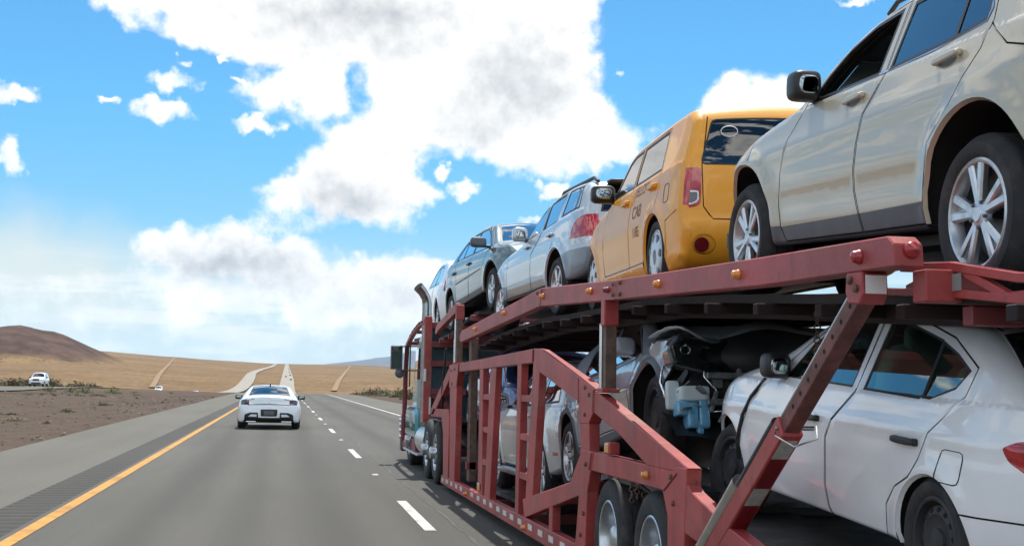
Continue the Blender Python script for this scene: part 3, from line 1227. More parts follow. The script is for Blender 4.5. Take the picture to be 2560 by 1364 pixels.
    def mirror(s, x, z, size=(0.16, 0.24, 0.17), mat=None, sides=(1, -1), out=0.13, glassmat=True, e=0.5, arm=BLACKP):
        for sd in sides:
            y = s.W(x, z - size[2] * 0.3)
            mb = MB()
            c = (x, sd * (y + out), z)
            sq(mb, c, size, e)
            # taper the housing to the front
            b = mb.build('wing_mirror', mat or s.sp['paint'], s.root, smooth=60)
            mb = MB()
            mb.beam((x + 0.02, sd * (y - 0.03), z - size[2] * 0.42), (x + 0.01, sd * (y + out * 0.8), z - size[2] * 0.36), 0.07, 0.035)
            mb.build('mirror_arm', arm, b, bevel=0.008)
            if glassmat:
                mb = MB()
                sq(mb, (x - size[0] * 0.475, sd * (y + out * 1.02), z), (0.014, size[1] * 0.66, size[2] * 0.62), 0.6)
                mb.build('mirror_glass', MIRRORG, b, smooth=50)

    def side_patch(s, name, mat, poly, lift=0.004, sides=(1, -1), parent=None):
        """thin conforming piece on the body side (fuel flap outline, badge, lettering)"""
        for sd in sides:
            V = [(x, sd * (s.W(x, z) + lift), z) for x, z in poly]
            f = tuple(range(len(V)))
            o = obj(name, V, [f if sd < 0 else f[::-1]], mat, parent or s.root)
    def text(s, body, x, z, size, mat, sides=(1,), sx=1.0, lift=0.003, parent=None):
        cu = bpy.data.curves.new('lettering', 'FONT')
        cu.body = body
        cu.size = size
        cu.align_x = 'CENTER'
        to = bpy.data.objects.new('lettering', cu)
        col.objects.link(to)
        bpy.context.view_layer.update()
        me = to.evaluated_get(bpy.context.evaluated_depsgraph_get()).to_mesh()
        V0 = [tuple(v.co) for v in me.vertices]
        F0 = [tuple(p.vertices) for p in me.polygons]
        bpy.data.objects.remove(to)
        for sd in sides:
            V = []
            for v in V0:
                xx, zz = x - sd * v[0] * sx, z + v[1]
                V.append((xx, sd * (s.W(xx, zz) + lift), zz))
            obj('lettering', V, F0, mat, parent or s.root)

def car_matrix(O, pitch, yaw, hw, back=False):
    """O: point on the near side of the car at ground level between the wheels"""
    p, y = math.radians(pitch), math.radians(yaw)
    ex = Vector((-math.sin(y) * math.cos(p), math.cos(y) * math.cos(p), math.sin(p)))
    up = Vector((0, 0, 1))
    up = (up - ex * up.dot(ex)).normalized()
    left = up.cross(ex)
    inward = left if back else -left
    M = Matrix((ex, left, up)).transposed().to_4x4()
    M.translation = Vector(O) + inward * hw
    return M

# ================================================================== ground, highway
def sm(x, a, b):
    t = np.clip((x - a) / (b - a), 0, 1)
    return t * t * (3 - 2 * t)
GRADE = 0.0024
def road_z(Y):
    Y = np.asarray(Y, float)
    near = GRADE * np.clip(Y, -60, 170)
    dip = -4.5 * sm(Y, 165, 520)
    rise = np.clip(Y - 700, 0, None)
    far = 0.0187 * np.clip(rise, 0, 4700) * sm(rise, 0, 500)
    crest = -0.03 * np.clip(Y - 5400, 0, None)
    return near + dip + far + crest
def hash_noise(X, Y, s, seed=0):
    """smooth value noise on arrays"""
    x, y = X / s, Y / s
    xi, yi = np.floor(x).astype(np.int64), np.floor(y).astype(np.int64)
    fx, fy = x - xi, y - yi
    fx, fy = fx * fx * (3 - 2 * fx), fy * fy * (3 - 2 * fy)
    def h(a, b):
        v = (a * 374761393 + b * 668265263 + seed * 1442695041) & 0xffffffff
        v = ((v ^ (v >> 13)) * 1274126177) & 0xffffffff
        return ((v ^ (v >> 16)) & 0xffff) / 65535.0
    return (h(xi, yi) * (1 - fx) + h(xi + 1, yi) * fx) * (1 - fy) + (h(xi, yi + 1) * (1 - fx) + h(xi + 1, yi + 1) * fx) * fy
RX0, RX1 = -5.85, 9.2        # pavement edges
def far_center(Y):
    return 3.0 * sm(Y, 500, 1500) + 0.0022 * np.clip(Y - 1500, 0, None)
def ground_z(X, Y):
    X, Y = np.asarray(X, float), np.asarray(Y, float)
    u = X / np.maximum(Y, 60)
    base = road_z(Y)
    fac = 1 + 0.42 * sm(-u, 0.0, 0.15) - 0.16 * sm(u, 0.02, 0.12)
    farw = sm(Y, 700, 1500)
    z = base * (1 - farw) + base * fac * farw
    nearw = 1 - sm(Y, 350, 800)
    # the median climbs gently to the other carriageway
    med = 0.25 * sm(-X, 8.0, 24.0) + 0.9 * sm(-X, 40, 120)
    med = med - 0.10 * sm(-X, 6.5, 9.5) * (1 - sm(-X, 9.5, 14))
    rgt = -0.25 * sm(X, 9.5, 13) + 0.35 * sm(X, 15, 60)
    z = z + nearw * (np.where(X < 0, med, rgt))
    # the dip hides behind land that stays level away from the road
    lift = 4.0 * sm(Y, 165, 520) * (1 - sm(Y, 900, 1800)) * (sm(-X, 60, 200) + sm(X, 40, 160))
    z = z + lift
    edge = np.minimum(np.abs(X - RX0), np.abs(X - RX1))
    inside = (X > RX0 - 0.3) & (X < RX1 + 0.3) & (Y < 520)
    z = z - np.where(inside, 0.09, 0.0)
    rough = 0.05 * (hash_noise(X, Y, 1.7) - 0.5) + 0.14 * (hash_noise(X, Y, 7.0, 3) - 0.5)
    away = np.clip((np.where(X < 0, RX0 - X, X - RX1)) / 3.0, 0, 1)
    z = z + rough * away * (1 - sm(Y, 500, 900))
    hill = 22 * (hash_noise(X, Y, 420, 5) - 0.5) + 9 * (hash_noise(X, Y, 130, 6) - 0.5)
    off = np.clip((np.abs(X - far_center(Y)) - 60) / 260, 0, 1)
    z = z + hill * sm(Y, 1300, 3000) * off * 0.55
    # the dark butte on the left
    bx, by = -372.0, 2050.0
    r = np.hypot((X - bx) / 118.0, (Y - by) / 210.0)
    r = r + 0.10 * (hash_noise(X, Y, 60, 8) - 0.5)
    ridge = np.clip(1.18 - r, 0, 0.86)
    z = z + 54 * ridge * (0.93 + 0.14 * hash_noise(X, Y, 26, 9)) * (0.9 + 0.16 * sm(X, -330, -400))
    return z
ys = np.concatenate([np.linspace(-40, 60, 70), np.geomspace(62, 700, 90), np.geomspace(715, 9000, 130)])
us = np.linspace(-1, 1, 201)
us = np.sign(us) * (0.12 * np.abs(us) + 0.88 * np.abs(us)**3)
GX, GY = [], []
for y in ys:
    half = 75 + 0.85 * max(y, 0)
    GX.append(us * half)
    GY.append(np.full_like(us, y))
GX, GY = np.array(GX), np.array(GY)
# snap a column to each pavement edge
GZ = ground_z(GX, GY)
nv, nu = GX.shape
verts = np.stack([GX.ravel(), GY.ravel(), GZ.ravel()], 1)
faces = [(i * nu + j, i * nu + j + 1, (i + 1) * nu + j + 1, (i + 1) * nu + j) for i in range(nv - 1) for j in range(nu - 1)]
gm = bpy.data.materials.new('desert_ground')
gm.use_nodes = True
t = NT(gm.node_tree)
b = t.n['Principled BSDF']
b.inputs['Roughness'].default_value = 0.95
b.inputs['Specular IOR Level'].default_value = 0.15
geo = t.new('ShaderNodeNewGeometry').outputs['Position']
sx = t.new('ShaderNodeSeparateXYZ')
t.l.new(geo, sx.inputs[0])
px, py, pz = sx.outputs
n1 = t.noise(geo, 0.6, 8, 0.7)
n2 = t.noise(geo, 0.07, 6, 0.6)
n3 = t.noise(geo, 9.0, 6, 0.75)
grav = t.mix(t.sstep(n1, 0.30, 0.72), (0.072, 0.050, 0.035), (0.102, 0.073, 0.053))
grav = t.mix(t.m('MULTIPLY', t.sstep(n3, 0.52, 0.75), 0.4), grav, (0.13, 0.100, 0.076))
grav = t.mix(t.m('MULTIPLY', t.sstep(n2, 0.52, 0.66), 0.55), grav, (0.046, 0.030, 0.021))
# golden dry grass country farther out
n4 = t.noise(geo, 0.011, 7, 0.62)
n5 = t.noise(geo, 0.05, 6, 0.7)
gold = t.mix(t.sstep(n4, 0.34, 0.66), (0.175, 0.102, 0.046), (0.235, 0.148, 0.072))
gold = t.mix(t.m('MULTIPLY', t.sstep(n5, 0.50, 0.66), 0.75), gold, (0.098, 0.070, 0.030))
gold = t.mix(t.m('MULTIPLY', t.sstep(t.noise(geo, 0.003, 5, 0.6), 0.52, 0.64), 0.6), gold, (0.29, 0.185, 0.09))
fo = t.sstep(t.m('ADD', py, t.m('MULTIPLY', t.m('ABSOLUTE', px), 1.4)), 150.0, 330.0)
fo = t.m('MULTIPLY', fo, t.m('MAXIMUM', t.sstep(t.m('ABSOLUTE', px), 11.0, 16.0), t.sstep(py, 500.0, 700.0)))
c = t.mix(fo, grav, gold)
scr = t.noise(t.v('MULTIPLY', geo, (1.0, 0.45, 1.0)), 0.16, 5, 0.75)
c = t.mix(t.m('MULTIPLY', t.m('MULTIPLY', t.sstep(scr, 0.51, 0.60), fo), 0.85), c, (0.085, 0.070, 0.036))
# the butte is dark volcanic rock
dxb = t.m('MULTIPLY', t.m('ADD', px, 372.0), 1 / 150.0)
dyb = t.m('MULTIPLY', t.m('ADD', py, -2050.0), 1 / 270.0)
rb = t.m('SQRT', t.m('ADD', t.m('MULTIPLY', dxb, dxb), t.m('MULTIPLY', dyb, dyb)))
rb = t.m('ADD', rb, t.m('MULTIPLY', t.m('SUBTRACT', t.noise(geo, 0.022, 6, 0.65), 0.5), 0.5))
rockc = t.mix(t.sstep(t.noise(geo, 0.03, 6, 0.65), 0.35, 0.65), (0.060, 0.036, 0.028), (0.115, 0.070, 0.050))
c = t.mix(t.sstep(rb, 0.92, 0.70), c, rockc)
t.l.new(c, b.inputs['Base Color'])
bn = t.new('ShaderNodeBump')
bn.inputs['Strength'].default_value = 0.6
bn.inputs['Distance'].default_value = 0.05
t.l.new(n3, bn.inputs['Height'])
t.l.new(bn.outputs[0], b.inputs['Normal'])
g = obj('ground', verts, faces, gm, autosm=180)
tag(g, None, None, kind='structure')

def road_mat(name, c0, c1, sx_=1.0, tracks=None):
    m = bpy.data.materials.new(name)
    m.use_nodes = True
    t = NT(m.node_tree)
    b = t.n['Principled BSDF']
    b.inputs['Roughness'].default_value = 0.82
    b.inputs['Specular IOR Level'].default_value = 0.3
    geo = t.new('ShaderNodeNewGeometry').outputs['Position']
    st = t.v('MULTIPLY', geo, (1.0, 0.06, 1.0))
    a = t.noise(st, 0.9, 7, 0.65)
    f = t.noise(geo, 26.0, 6, 0.8)
    big = t.noise(geo, 0.10, 4, 0.5)
    c = t.mix(t.sstep(a, 0.30, 0.70), c0, c1)
    c = t.mix(t.m('MULTIPLY', t.sstep(f, 0.35, 0.75), 0.5), c, tuple(min(1, q * 1.5) for q in c1))
    c = t.mix(t.m('MULTIPLY', t.sstep(big, 0.40, 0.65), 0.22), c, tuple(q * 0.72 for q in c0))
    if tracks:
        s = t.new('ShaderNodeSeparateXYZ')
        t.l.new(geo, s.inputs[0])
        for x0, w, k in tracks:
            d = t.m('DIVIDE', t.m('ABSOLUTE', t.m('SUBTRACT', t.m('ADD', s.outputs[0], t.m('MULTIPLY', t.m('SUBTRACT', a, 0.5), 0.5)), x0)), w)
            c = t.mix(t.m('MULTIPLY', t.sstep(d, 1.0, 0.0), k), c, tuple(q * 0.74 for q in c0))
    t.l.new(c, b.inputs['Base Color'])
    bn = t.new('ShaderNodeBump')
    bn.inputs['Strength'].default_value = 0.5
    bn.inputs['Distance'].default_value = 0.006
    t.l.new(t.noise(geo, 70.0, 4, 0.7), bn.inputs['Height'])
    t.l.new(bn.outputs[0], b.inputs['Normal'])
    return m
def ribbon(name, x0, x1, mat, y0=-40, y1=520, dz=0.0, nx=1, step=None, center=None, kind='structure', zfun=None):
    yy = np.arange(y0, y1 + 0.01, step) if step else np.concatenate([np.arange(y0, 165, 6.0), np.arange(165, y1, 12.0), [y1]])
    V, Fs = [], []
    for y in yy:
        for k in range(nx + 1):
            x = x0 + (x1 - x0) * k / nx
            if center is not None:
                x = x + float(center(y))
            z = float(road_z(y)) + dz if zfun is None else float(zfun(x, y)) + dz
            V.append((x, y, z))
    w = nx + 1
    for i in range(len(yy) - 1):
        for k in range(nx):
            Fs.append((i * w + k, i * w + k + 1, (i + 1) * w + k + 1, (i + 1) * w + k))
    o = obj(name, V, Fs, mat)
    tag(o, None, None, kind=kind)
    return o
ASPH = road_mat('asphalt', (0.064, 0.061, 0.053), (0.092, 0.088, 0.075), tracks=[(-1.40, 0.55, 0.55), (0.60, 0.55, 0.55), (-0.4, 0.35, 0.35), (2.75, 0.5, 0.55), (4.7, 0.5, 0.55)])
SHLD = road_mat('shoulder_asphalt', (0.092, 0.086, 0.070), (0.115, 0.108, 0.088))
DARKA = road_mat('rumble_asphalt', (0.042, 0.041, 0.037), (0.056, 0.054, 0.048))
PALE = road_mat('far_concrete', (0.24, 0.22, 0.18), (0.30, 0.275, 0.23))
YEL = pmat('yellow_road_paint', (0.50, 0.235, 0.028), 0.75, vary=0.15, vscale=3, dirt=(0.12, 0.10, 0.07), dirt_amt=0.6)
WHT = pmat('white_road_paint', (0.55, 0.55, 0.52), 0.7, vary=0.06, vscale=3, dirt=(0.16, 0.15, 0.14), dirt_amt=0.6)
ribbon('road', -2.72, 6.2, ASPH, nx=4)
ribbon('left_shoulder', RX0, -3.32, SHLD)
ribbon('right_shoulder', 6.2, RX1, SHLD)
# milled rumble strip: real grooves near the camera
yy = np.concatenate([np.arange(8, 60, 0.05), np.arange(60.3, 520, 6)])
V, Fs = [], []
for i, y in enumerate(yy):
    prof = 0.0
    if y < 60:
        ph = (y % 0.40) / 0.40
        prof = -0.032 * (math.sin(math.pi * ph / 0.55) if ph < 0.55 else 0)
    z = float(road_z(y))
    for x in (-3.32, -3.27, -2.77, -2.72):
        V.append((x, y, z + (prof if -3.3 < x < -2.75 else 0)))
    if i:
        for k in range(3):
            Fs.append(((i - 1) * 4 + k, (i - 1) * 4 + k + 1, i * 4 + k + 1, i * 4 + k))
o = obj('rumble_strip', V, Fs, DARKA)
tag(o, None, None, kind='structure')
o = ribbon('rumble_strip_base', -3.32, -2.72, DARKA, y0=-40, y1=8, step=6)
ribbon('yellow_edge_line', -2.64, -2.48, YEL, dz=0.006)
ribbon('white_edge_line', 5.72, 5.86, WHT, dz=0.006)
y = 14.55 - 13.85 * 3
k = 0
while y < 300:
    o = obj('lane_dash', [(1.58, y, float(road_z(y)) + 0.006), (1.71, y, float(road_z(y)) + 0.006), (1.71, y + 3.65, float(road_z(y + 3.65)) + 0.006), (1.58, y + 3.65, float(road_z(y + 3.65)) + 0.006)], [(0, 1, 2, 3)], WHT)
    tag(o, None, None, kind='structure')
    ym = y + 3.65 + 5.1
    if ym > 5 and ym < 110:
        mb = MB()
        z = float(road_z(ym))
        mb.add([(1.59, ym, z), (1.70, ym, z), (1.70, ym + 0.10, z), (1.59, ym + 0.10, z), (1.605, ym + 0.03, z + 0.018), (1.685, ym + 0.03, z + 0.018), (1.685, ym + 0.07, z + 0.018), (1.605, ym + 0.07, z + 0.018)],
               [(0, 1, 5, 4), (1, 2, 6, 5), (2, 3, 7, 6), (3, 0, 4, 7), (4, 5, 6, 7)])
        o = mb.build('road_stud', WHT)
        tag(o, 'small white raised marker stuck between two lane dashes', 'road stud', 'raised markers along the lane line')
    y += 13.85
# sealed longitudinal joint beside the lane line
SEAL = pmat('crack_seal', (0.045, 0.045, 0.044), 0.6)
V, Fs = [], []
rs = random.Random(3)
x = 1.96
for i in range(420):
    y = 6 + i * 0.28
    x += rs.uniform(-0.016, 0.016) + (1.98 - x) * 0.08
    w = rs.uniform(0.006, 0.024) if rs.random() > 0.22 else 0.002
    z = float(road_z(y)) + 0.004
    V += [(x - w, y, z), (x + w, y, z)]
    if i:
        Fs.append((2 * i - 2, 2 * i - 1, 2 * i + 1, 2 * i))
o = obj('road_joint_seal', V, Fs, SEAL)
tag(o, None, None, kind='structure')
# opposite carriageway beyond the median and the far run of the highway
def opp(x, y):
    return float(ground_z(x, y))
ribbon('opposite_road', -34, -24, SHLD, y0=-40, y1=700, dz=0.10, nx=3, step=10, zfun=opp)
ribbon('far_road', -4.0, 7.0, PALE, y0=700, y1=5650, dz=1.0, nx=1, step=25, center=far_center, zfun=opp)
def fc2(Y):
    return -29.0 + far_center(Y) * 0.3 - 9 * sm(Y, 1000, 1700) * (1 - sm(Y, 1900, 3200))
ribbon('far_opposite_road', -5.0, 5.5, PALE, y0=700, y1=5650, dz=1.0, nx=1, step=25, center=fc2, zfun=opp)
DIRT = road_mat('dirt_track', (0.205, 0.130, 0.065), (0.245, 0.162, 0.085))
ribbon('dirt_track', -2, 2, DIRT, y0=900, y1=5000, dz=0.9, nx=1, step=25, center=lambda Y: 60 + 0.052 * (np.asarray(Y) - 1400) * 1.0, zfun=opp)
ribbon('dirt_track', -2, 2, DIRT, y0=900, y1=5200, dz=0.9, nx=1, step=25, center=lambda Y: -130 - 0.075 * (np.asarray(Y) - 1500), zfun=opp)

# blue range on the horizon, about 28 km away
def range_mesh(name, y0, pts, depth, mat, seed):
    V, Fs = [], []
    n = 160
    P = np.array(pts, float)
    xs = np.linspace(P[0, 0], P[-1, 0], n)
    h = np.interp(xs, P[:, 0], P[:, 1])
    rows = 14
    for j in range(rows):
        q = j / (rows - 1)
        for i in range(n):
            k = math.sin(math.pi * min(1, q * 1.0) / 2) if q < 0.6 else 1
            prof = sm(np.array(q), 0, 0.55) * (1 - 0.6 * sm(np.array(q), 0.6, 1))
            nz = 0.75 + 0.5 * hash_noise(np.array(xs[i]), np.array(q * 9000.0 + y0), 1500, seed)
            V.append((xs[i], y0 - depth * (0.5 - q), float(h[i] * prof * (nz if 0.1 < q < 0.9 else 1)) - 60))
    for j in range(rows - 1):
        for i in range(n - 1):
            Fs.append((j * n + i, j * n + i + 1, (j + 1) * n + i + 1, (j + 1) * n + i))
    o = obj(name, V, Fs, mat, autosm=180)
    tag(o, None, None, kind='structure')
    return o
ROCK = pmat('range_rock', (0.085, 0.065, 0.055), 0.95, vary=0.25, vscale=0.0008)
range_mesh('mountains', 28000, [(200, 330), (900, 480), (1200, 620), (1600, 690), (1900, 740), (2300, 700), (2700, 745), (3200, 640), (4200, 560), (6500, 520), (9500, 430)], 5000, ROCK, 4)
range_mesh('mountains', 34000, [(-1500, 350), (200, 520), (1500, 560), (6000, 500)], 4000, ROCK, 7)

# ================================================================== car transporter trailer
RED = pmat('faded_red_paint', (0.36, 0.052, 0.050), 0.46, vary=0.22, vscale=2.2, dirt=(0.34, 0.17, 0.135), dirt_amt=0.75, bump=0.2, bscale=25, chips=(0.11, 0.045, 0.03), spec=0.4)
REDD = pmat('dark_red_paint', (0.20, 0.035, 0.04), 0.5, vary=0.2, vscale=3.0, dirt=(0.09, 0.05, 0.045), dirt_amt=0.5)
RUST = pmat('rusty_steel', (0.13, 0.085, 0.065), 0.6, 0.3, vary=0.3, vscale=12, dirt=(0.20, 0.08, 0.04), dirt_amt=0.7)
DECKM = pmat('deck_steel', (0.022, 0.019, 0.019), 0.75, 0.1, vary=0.25, vscale=4)
FLOORM = pmat('worn_floor_steel', (0.13, 0.125, 0.12), 0.6, 0.3, vary=0.25, vscale=5, dirt=(0.07, 0.055, 0.045), dirt_amt=0.6)
REFL = pmat('white_reflector', (0.72, 0.72, 0.70), 0.3, coat=0.5)
REFR = pmat('red_reflector', (0.34, 0.016, 0.022), 0.3, coat=0.5)
TAPEW = pmat('dirty_white_tape', (0.42, 0.43, 0.40), 0.5, vary=0.2, vscale=20)
TAPER = pmat('dark_red_tape', (0.20, 0.012, 0.018), 0.4, vary=0.2)
STEEL = pmat('polished_steel', (0.55, 0.55, 0.56), 0.22, 1.0, vary=0.1, vscale=8)
HOSE = pmat('black_hose', (0.015, 0.015, 0.016), 0.5)
UNDER_DK = pmat('near_black_underside', (0.020, 0.009, 0.009), 0.8, vary=0.3, vscale=4)  # near-black red base colour for members under the upper deck
XL, XR = 2.45, 5.02
TW = 0.09                                   # beam thickness
trailer = empty('car_transporter_trailer', Matrix.Translation((3.73, 12, 0)))
tag(trailer, 'red two-deck car transporter trailer loaded with cars in the right lane', 'trailer')
TI = Matrix.Translation((-3.73, -12, 0))
def tpart(mb, name, mat, bevel=0.006, smooth=None, parent=None):
    o = mb.build(name, mat, parent or trailer, smooth=smooth, bevel=bevel)
    if parent is None:
        o.matrix_local = TI
    return o
def plate2(name, pts, mat=RED, th=TW, x=XL, both=True, bevel=0.006):
    o = tpart(MB().plate(pts, x, x + th), name, mat, bevel)
    if both:
        o2 = o.copy()
        col.objects.link(o2)
        o2.parent = trailer
        o2.matrix_local = TI @ Matrix.Translation((XR - XL - 2 * (x - XL) - th, 0, 0))
    return o
# lower side frame
plate2('belly_rail', [(20.5, 0.13), (20.4, 0.26), (10.9, 0.32), (10.9, 0.155), (12.35, 0.15)])
plate2('gusset_plate', [(19.66, 1.93), (18.55, 1.945), (18.66, 1.80), (18.82, 1.60), (19.62, 1.59)], th=TW + 0.012, x=XL - 0.006)
plate2('front_column', [(19.57, 1.62), (18.80, 1.62), (18.86, 0.27), (19.42, 0.262)])
plate2('front_leg', [(21.72, 1.25), (19.73, 1.27), (19.6, 1.15), (19.62, 0.262), (20.2, 0.262), (20.3, 0.87), (20.55, 1.13), (22.1, 1.11)])
plate2('front_brace', [(22.25, 1.19), (21.75, 1.14), (19.74, 1.70), (19.70, 1.90)])
plate2('top_beam', [(19.64, 1.93), (12.90, 2.0), (12.93, 1.86), (18.60, 1.82)], th=TW - 0.004, x=XL + 0.002)
plate2('sloping_beam', [(12.90, 2.0), (12.57, 1.98), (10.82, 1.70), (10.84, 1.49), (12.59, 1.76), (12.93, 1.862)], both=False)
plate2('gusset_plate', [(10.88, 1.71), (10.29, 1.61), (10.29, 1.44), (10.47, 1.33), (10.81, 1.32), (10.86, 1.49)], th=TW + 0.012, x=XL - 0.006)
plate2('middle_column', [(10.80, 1.34), (10.48, 1.34), (10.46, 1.09), (10.77, 1.09)])
plate2('wheel_arch_column', [(10.77, 1.11), (10.30, 1.11), (10.50, 0.78), (10.55, 0.30), (10.92, 0.30), (10.80, 0.73)], th=TW + 0.008, x=XL - 0.004)
plate2('lower_brace', [(13.42, 0.48), (11.19, 0.81), (10.78, 1.08), (10.80, 0.73), (13.32, 0.30)], th=TW - 0.006, x=XL + 0.003)
plate2('wheel_arch_beam', [(10.34, 1.11), (8.02, 1.10), (8.30, 0.96), (10.42, 0.96)], th=TW - 0.004, x=XL + 0.002)
plate2('rear_sloping_beam', [(10.31, 1.60), (7.81, 1.135), (8.0, 1.10), (8.76, 1.10), (9.53, 1.285), (10.32, 1.42)], th=TW, x=XL, both=False)
plate2('rear_column', [(8.06, 1.13), (7.83, 1.135), (7.92, 0.30), (8.22, 0.30), (8.23, 0.81), (8.35, 0.97)], th=TW + 0.01, x=XL - 0.005)
plate2('short_post', [(12.07, 0.56), (11.92, 0.58), (11.92, 0.31), (12.07, 0.31)], th=TW - 0.01, x=XL + 0.005)
plate2('rear_deck_beam', [(7.88, 1.05), (7.76, 1.0), (7.1, 0.86), (6.3, 0.74), (4.2, 0.56), (4.2, 0.40), (6.3, 0.58), (7.1, 0.66), (7.9, 0.74)], th=TW - 0.002, x=XL + 0.001)
for nm, a, b_, rungs in (('ladder_one', [(16.62, 1.84), (16.33, 1.84), (16.26, 0.27), (16.60, 0.27)], [(15.73, 1.84), (15.30, 1.84), (15.62, 0.28), (16.05, 0.27)], [(1.49, 16.45, 15.6), (1.09, 16.45, 15.75), (0.695, 16.45, 15.9)]),
                         ('ladder_two', [(13.88, 1.86), (13.64, 1.86), (13.70, 0.29), (13.88, 0.29)], [(12.97, 1.87), (12.62, 1.87), (12.93, 0.45), (13.30, 0.45)], [(1.50, 13.7, 12.85), (1.105, 13.75, 12.95), (0.705, 13.8, 13.05)])):
    plate2('upright', a, th=TW - 0.012, x=XL + 0.006)
    plate2('upright', b_, th=TW - 0.012, x=XL + 0.006)
    for z, ya, yb in rungs:
        plate2('rung', [(ya, z - 0.035), (ya, z + 0.035), (yb, z + 0.035), (yb, z - 0.035)], th=TW - 0.03, x=XL + 0.012)
# upper deck side beams
plate2('deck_side_beam', [(18.55, 2.36), (18.40, 2.395), (12.60, 2.58), (12.66, 2.405), (18.50, 2.235), (18.60, 2.28)], th=TW)
plate2('deck_side_beam', [(12.585, 2.58), (9.61, 2.43), (9.65, 2.28), (12.645, 2.403)], th=TW, x=XL + 0.004)
plate2('deck_side_beam', [(9.595, 2.43), (6.59, 2.31), (5.10, 2.258), (5.04, 2.22), (5.03, 2.125), (6.58, 2.16), (9.635, 2.28)], th=0.13)
plate2('strut_bracket', [(5.50, 2.135), (5.34, 2.13), (5.33, 2.03), (5.37, 1.99), (5.48, 2.0), (5.51, 2.05)], th=0.12, x=XL - 0.004)
# bolts, marker lamps, reflective squares
for (y, z) in [(20.2, 0.2), (19.68, 0.21), (19.14, 0.215), (18.6, 0.22), (18.09, 0.222), (17.03, 0.23), (16.47, 0.232), (15.94, 0.235), (15.45, 0.238), (14.93, 0.24), (14.47, 0.24), (14.02, 0.24), (13.54, 0.24), (12.96, 0.242), (12.44, 0.242), (11.93, 0.243), (11.42, 0.245)]:
    tpart(MB().box((XL - 0.006, y - 0.10, z - 0.028), (XL - 0.001, y + 0.10, z + 0.028)), 'reflector_square', REFL, 0)
for (y, z) in [(10.6, 1.62), (10.45, 1.56), (10.6, 1.40), (19.4, 1.85), (19.0, 1.86), (19.3, 1.65), (9.7, 2.40), (9.7, 2.32), (9.5, 2.40), (9.5, 2.31), (12.5, 2.55), (12.75, 2.54), (5.45, 2.10), (5.39, 2.06), (8.15, 1.06), (8.1, 0.9), (10.55, 1.0), (10.6, 0.6), (10.7, 0.42)]:
    mb = MB()
    mb.lathe([(0.020, 0.0), (0.020, -0.008), (0.014, -0.014), (0.0, -0.014)], 6, axis='x', c=(XL - 0.006, y, z))
    tpart(mb, 'bolt', RUST, 0)
for (a, b_) in [((10.86, 1.70), (10.84, 1.49)), ((10.30, 1.60), (10.32, 1.43)), ((18.62, 1.82), (18.6, 1.935)), ((10.35, 1.10), (10.42, 0.965)), ((8.03, 1.09), (8.31, 0.965)), ((12.93, 1.99), (12.95, 1.87))]:
    mb = MB()
    n_ = 14
    mb.tube([(XL - 0.005, a[0] + (b_[0] - a[0]) * k / n_, a[1] + (b_[1] - a[1]) * k / n_) for k in range(n_ + 1)], [0.007 + 0.003 * (k % 2) for k in range(n_ + 1)], 6)
    tpart(mb, 'weld_bead', REDD, 0, 60)
def lamp(y, z, mat, r=0.026, x=XL, parent=None):
    mb = MB()
    mb.lathe([(r * 1.1, 0.0), (r * 1.1, -0.012), (r, -0.016), (r * 0.8, -0.038), (0.0, -0.046)], 16, axis='x', c=(x, y, z))
    tpart(mb, 'marker_lamp', mat, 0, 40)
for (y, z) in [(6.91, 2.245), (8.48, 2.31), (10.47, 2.40), (12.48, 2.49), (14.73, 2.445), (17.0, 2.36), (8.73, 1.035), (13.25, 0.21), (17.55, 0.2)]:
    lamp(y, z, AMBER, x=XL if y > 8.4 or y < 7 or True else XL)
lamp(9.89, 2.37, REDD, 0.022)
lamp(5.36, 2.195, REFR, 0.030)
mb = MB()
mb.lathe([(0.036, 0.0), (0.036, -0.012), (0.03, -0.02), (0.0, -0.045)], 14, axis='y', c=(XL + 0.075, 5.035, 2.195))
tpart(mb, 'marker_lamp', REFR, 0, 40)
tpart(MB().box((XL - 0.02, 9.70, 1.12), (XL + 0.06, 9.86, 1.21)), 'lamp_box', RED, 0.008)
tpart(MB().box((XL - 0.03, 9.72, 1.13), (XL - 0.018, 9.84, 1.20)), 'marker_lamp', AMBER, 0.004)
tpart(MB().box((XL - 0.012, 16.35, 0.33), (XL - 0.001, 16.55, 0.42)), 'marker_lamp', AMBER, 0.006)
tpart(MB().box((XL + 0.01, 5.326, 2.035), (XL + 0.105, 5.331, 2.115)), 'reflector_square', REFL, 0)
tpart(MB().box((XL + 0.01, 7.905, 0.60), (XL + 0.07, 7.911, 0.72)), 'reflector_square', REFL, 0)
# adjustable rear strut: perforated inner bar in a red sleeve with reflective tape
pa, pb, pc = Vector((XL + 0.055, 5.42, 2.04)), Vector((XL + 0.055, 6.30, 1.44)), Vector((XL + 0.055, 7.62, 0.55))
dn = (pc - pa).normalized()
tpart(MB().beam(pa, pb + dn * 0.25, 0.085, 0.085), 'strut_inner_bar', pmat('rusty_red_bar', (0.17, 0.055, 0.045), 0.55, 0.1, vary=0.3, vscale=9, dirt=(0.09, 0.05, 0.04), dirt_amt=0.6), 0.005)
tpart(MB().beam(pb, pc, 0.115, 0.115), 'strut_sleeve', RED, 0.006)
nrm = Vector((1, 0, 0)).cross(dn)
hm = MB()
for k in range(8):
    q = pa + dn * (0.09 + 0.115 * k)
    hm.lathe([(0.0, -0.0445), (0.012, -0.0445), (0.012, -0.03)], 10, axis='x', c=(q.x, q.y, q.z))
tpart(hm, 'pin_holes', GAP, 0)['kind'] = 'stuff'
upn = nrm if nrm.z > 0 else -nrm
tpart(MB().tube([pa - upn * 0.062 * -1 + Vector((-0.02, 0, 0)) + dn * 0.0, pb + upn * 0.062 + Vector((-0.02, 0, 0)) + dn * 0.15], 0.014, 10), 'hydraulic_rod', STEEL, 0, 50)
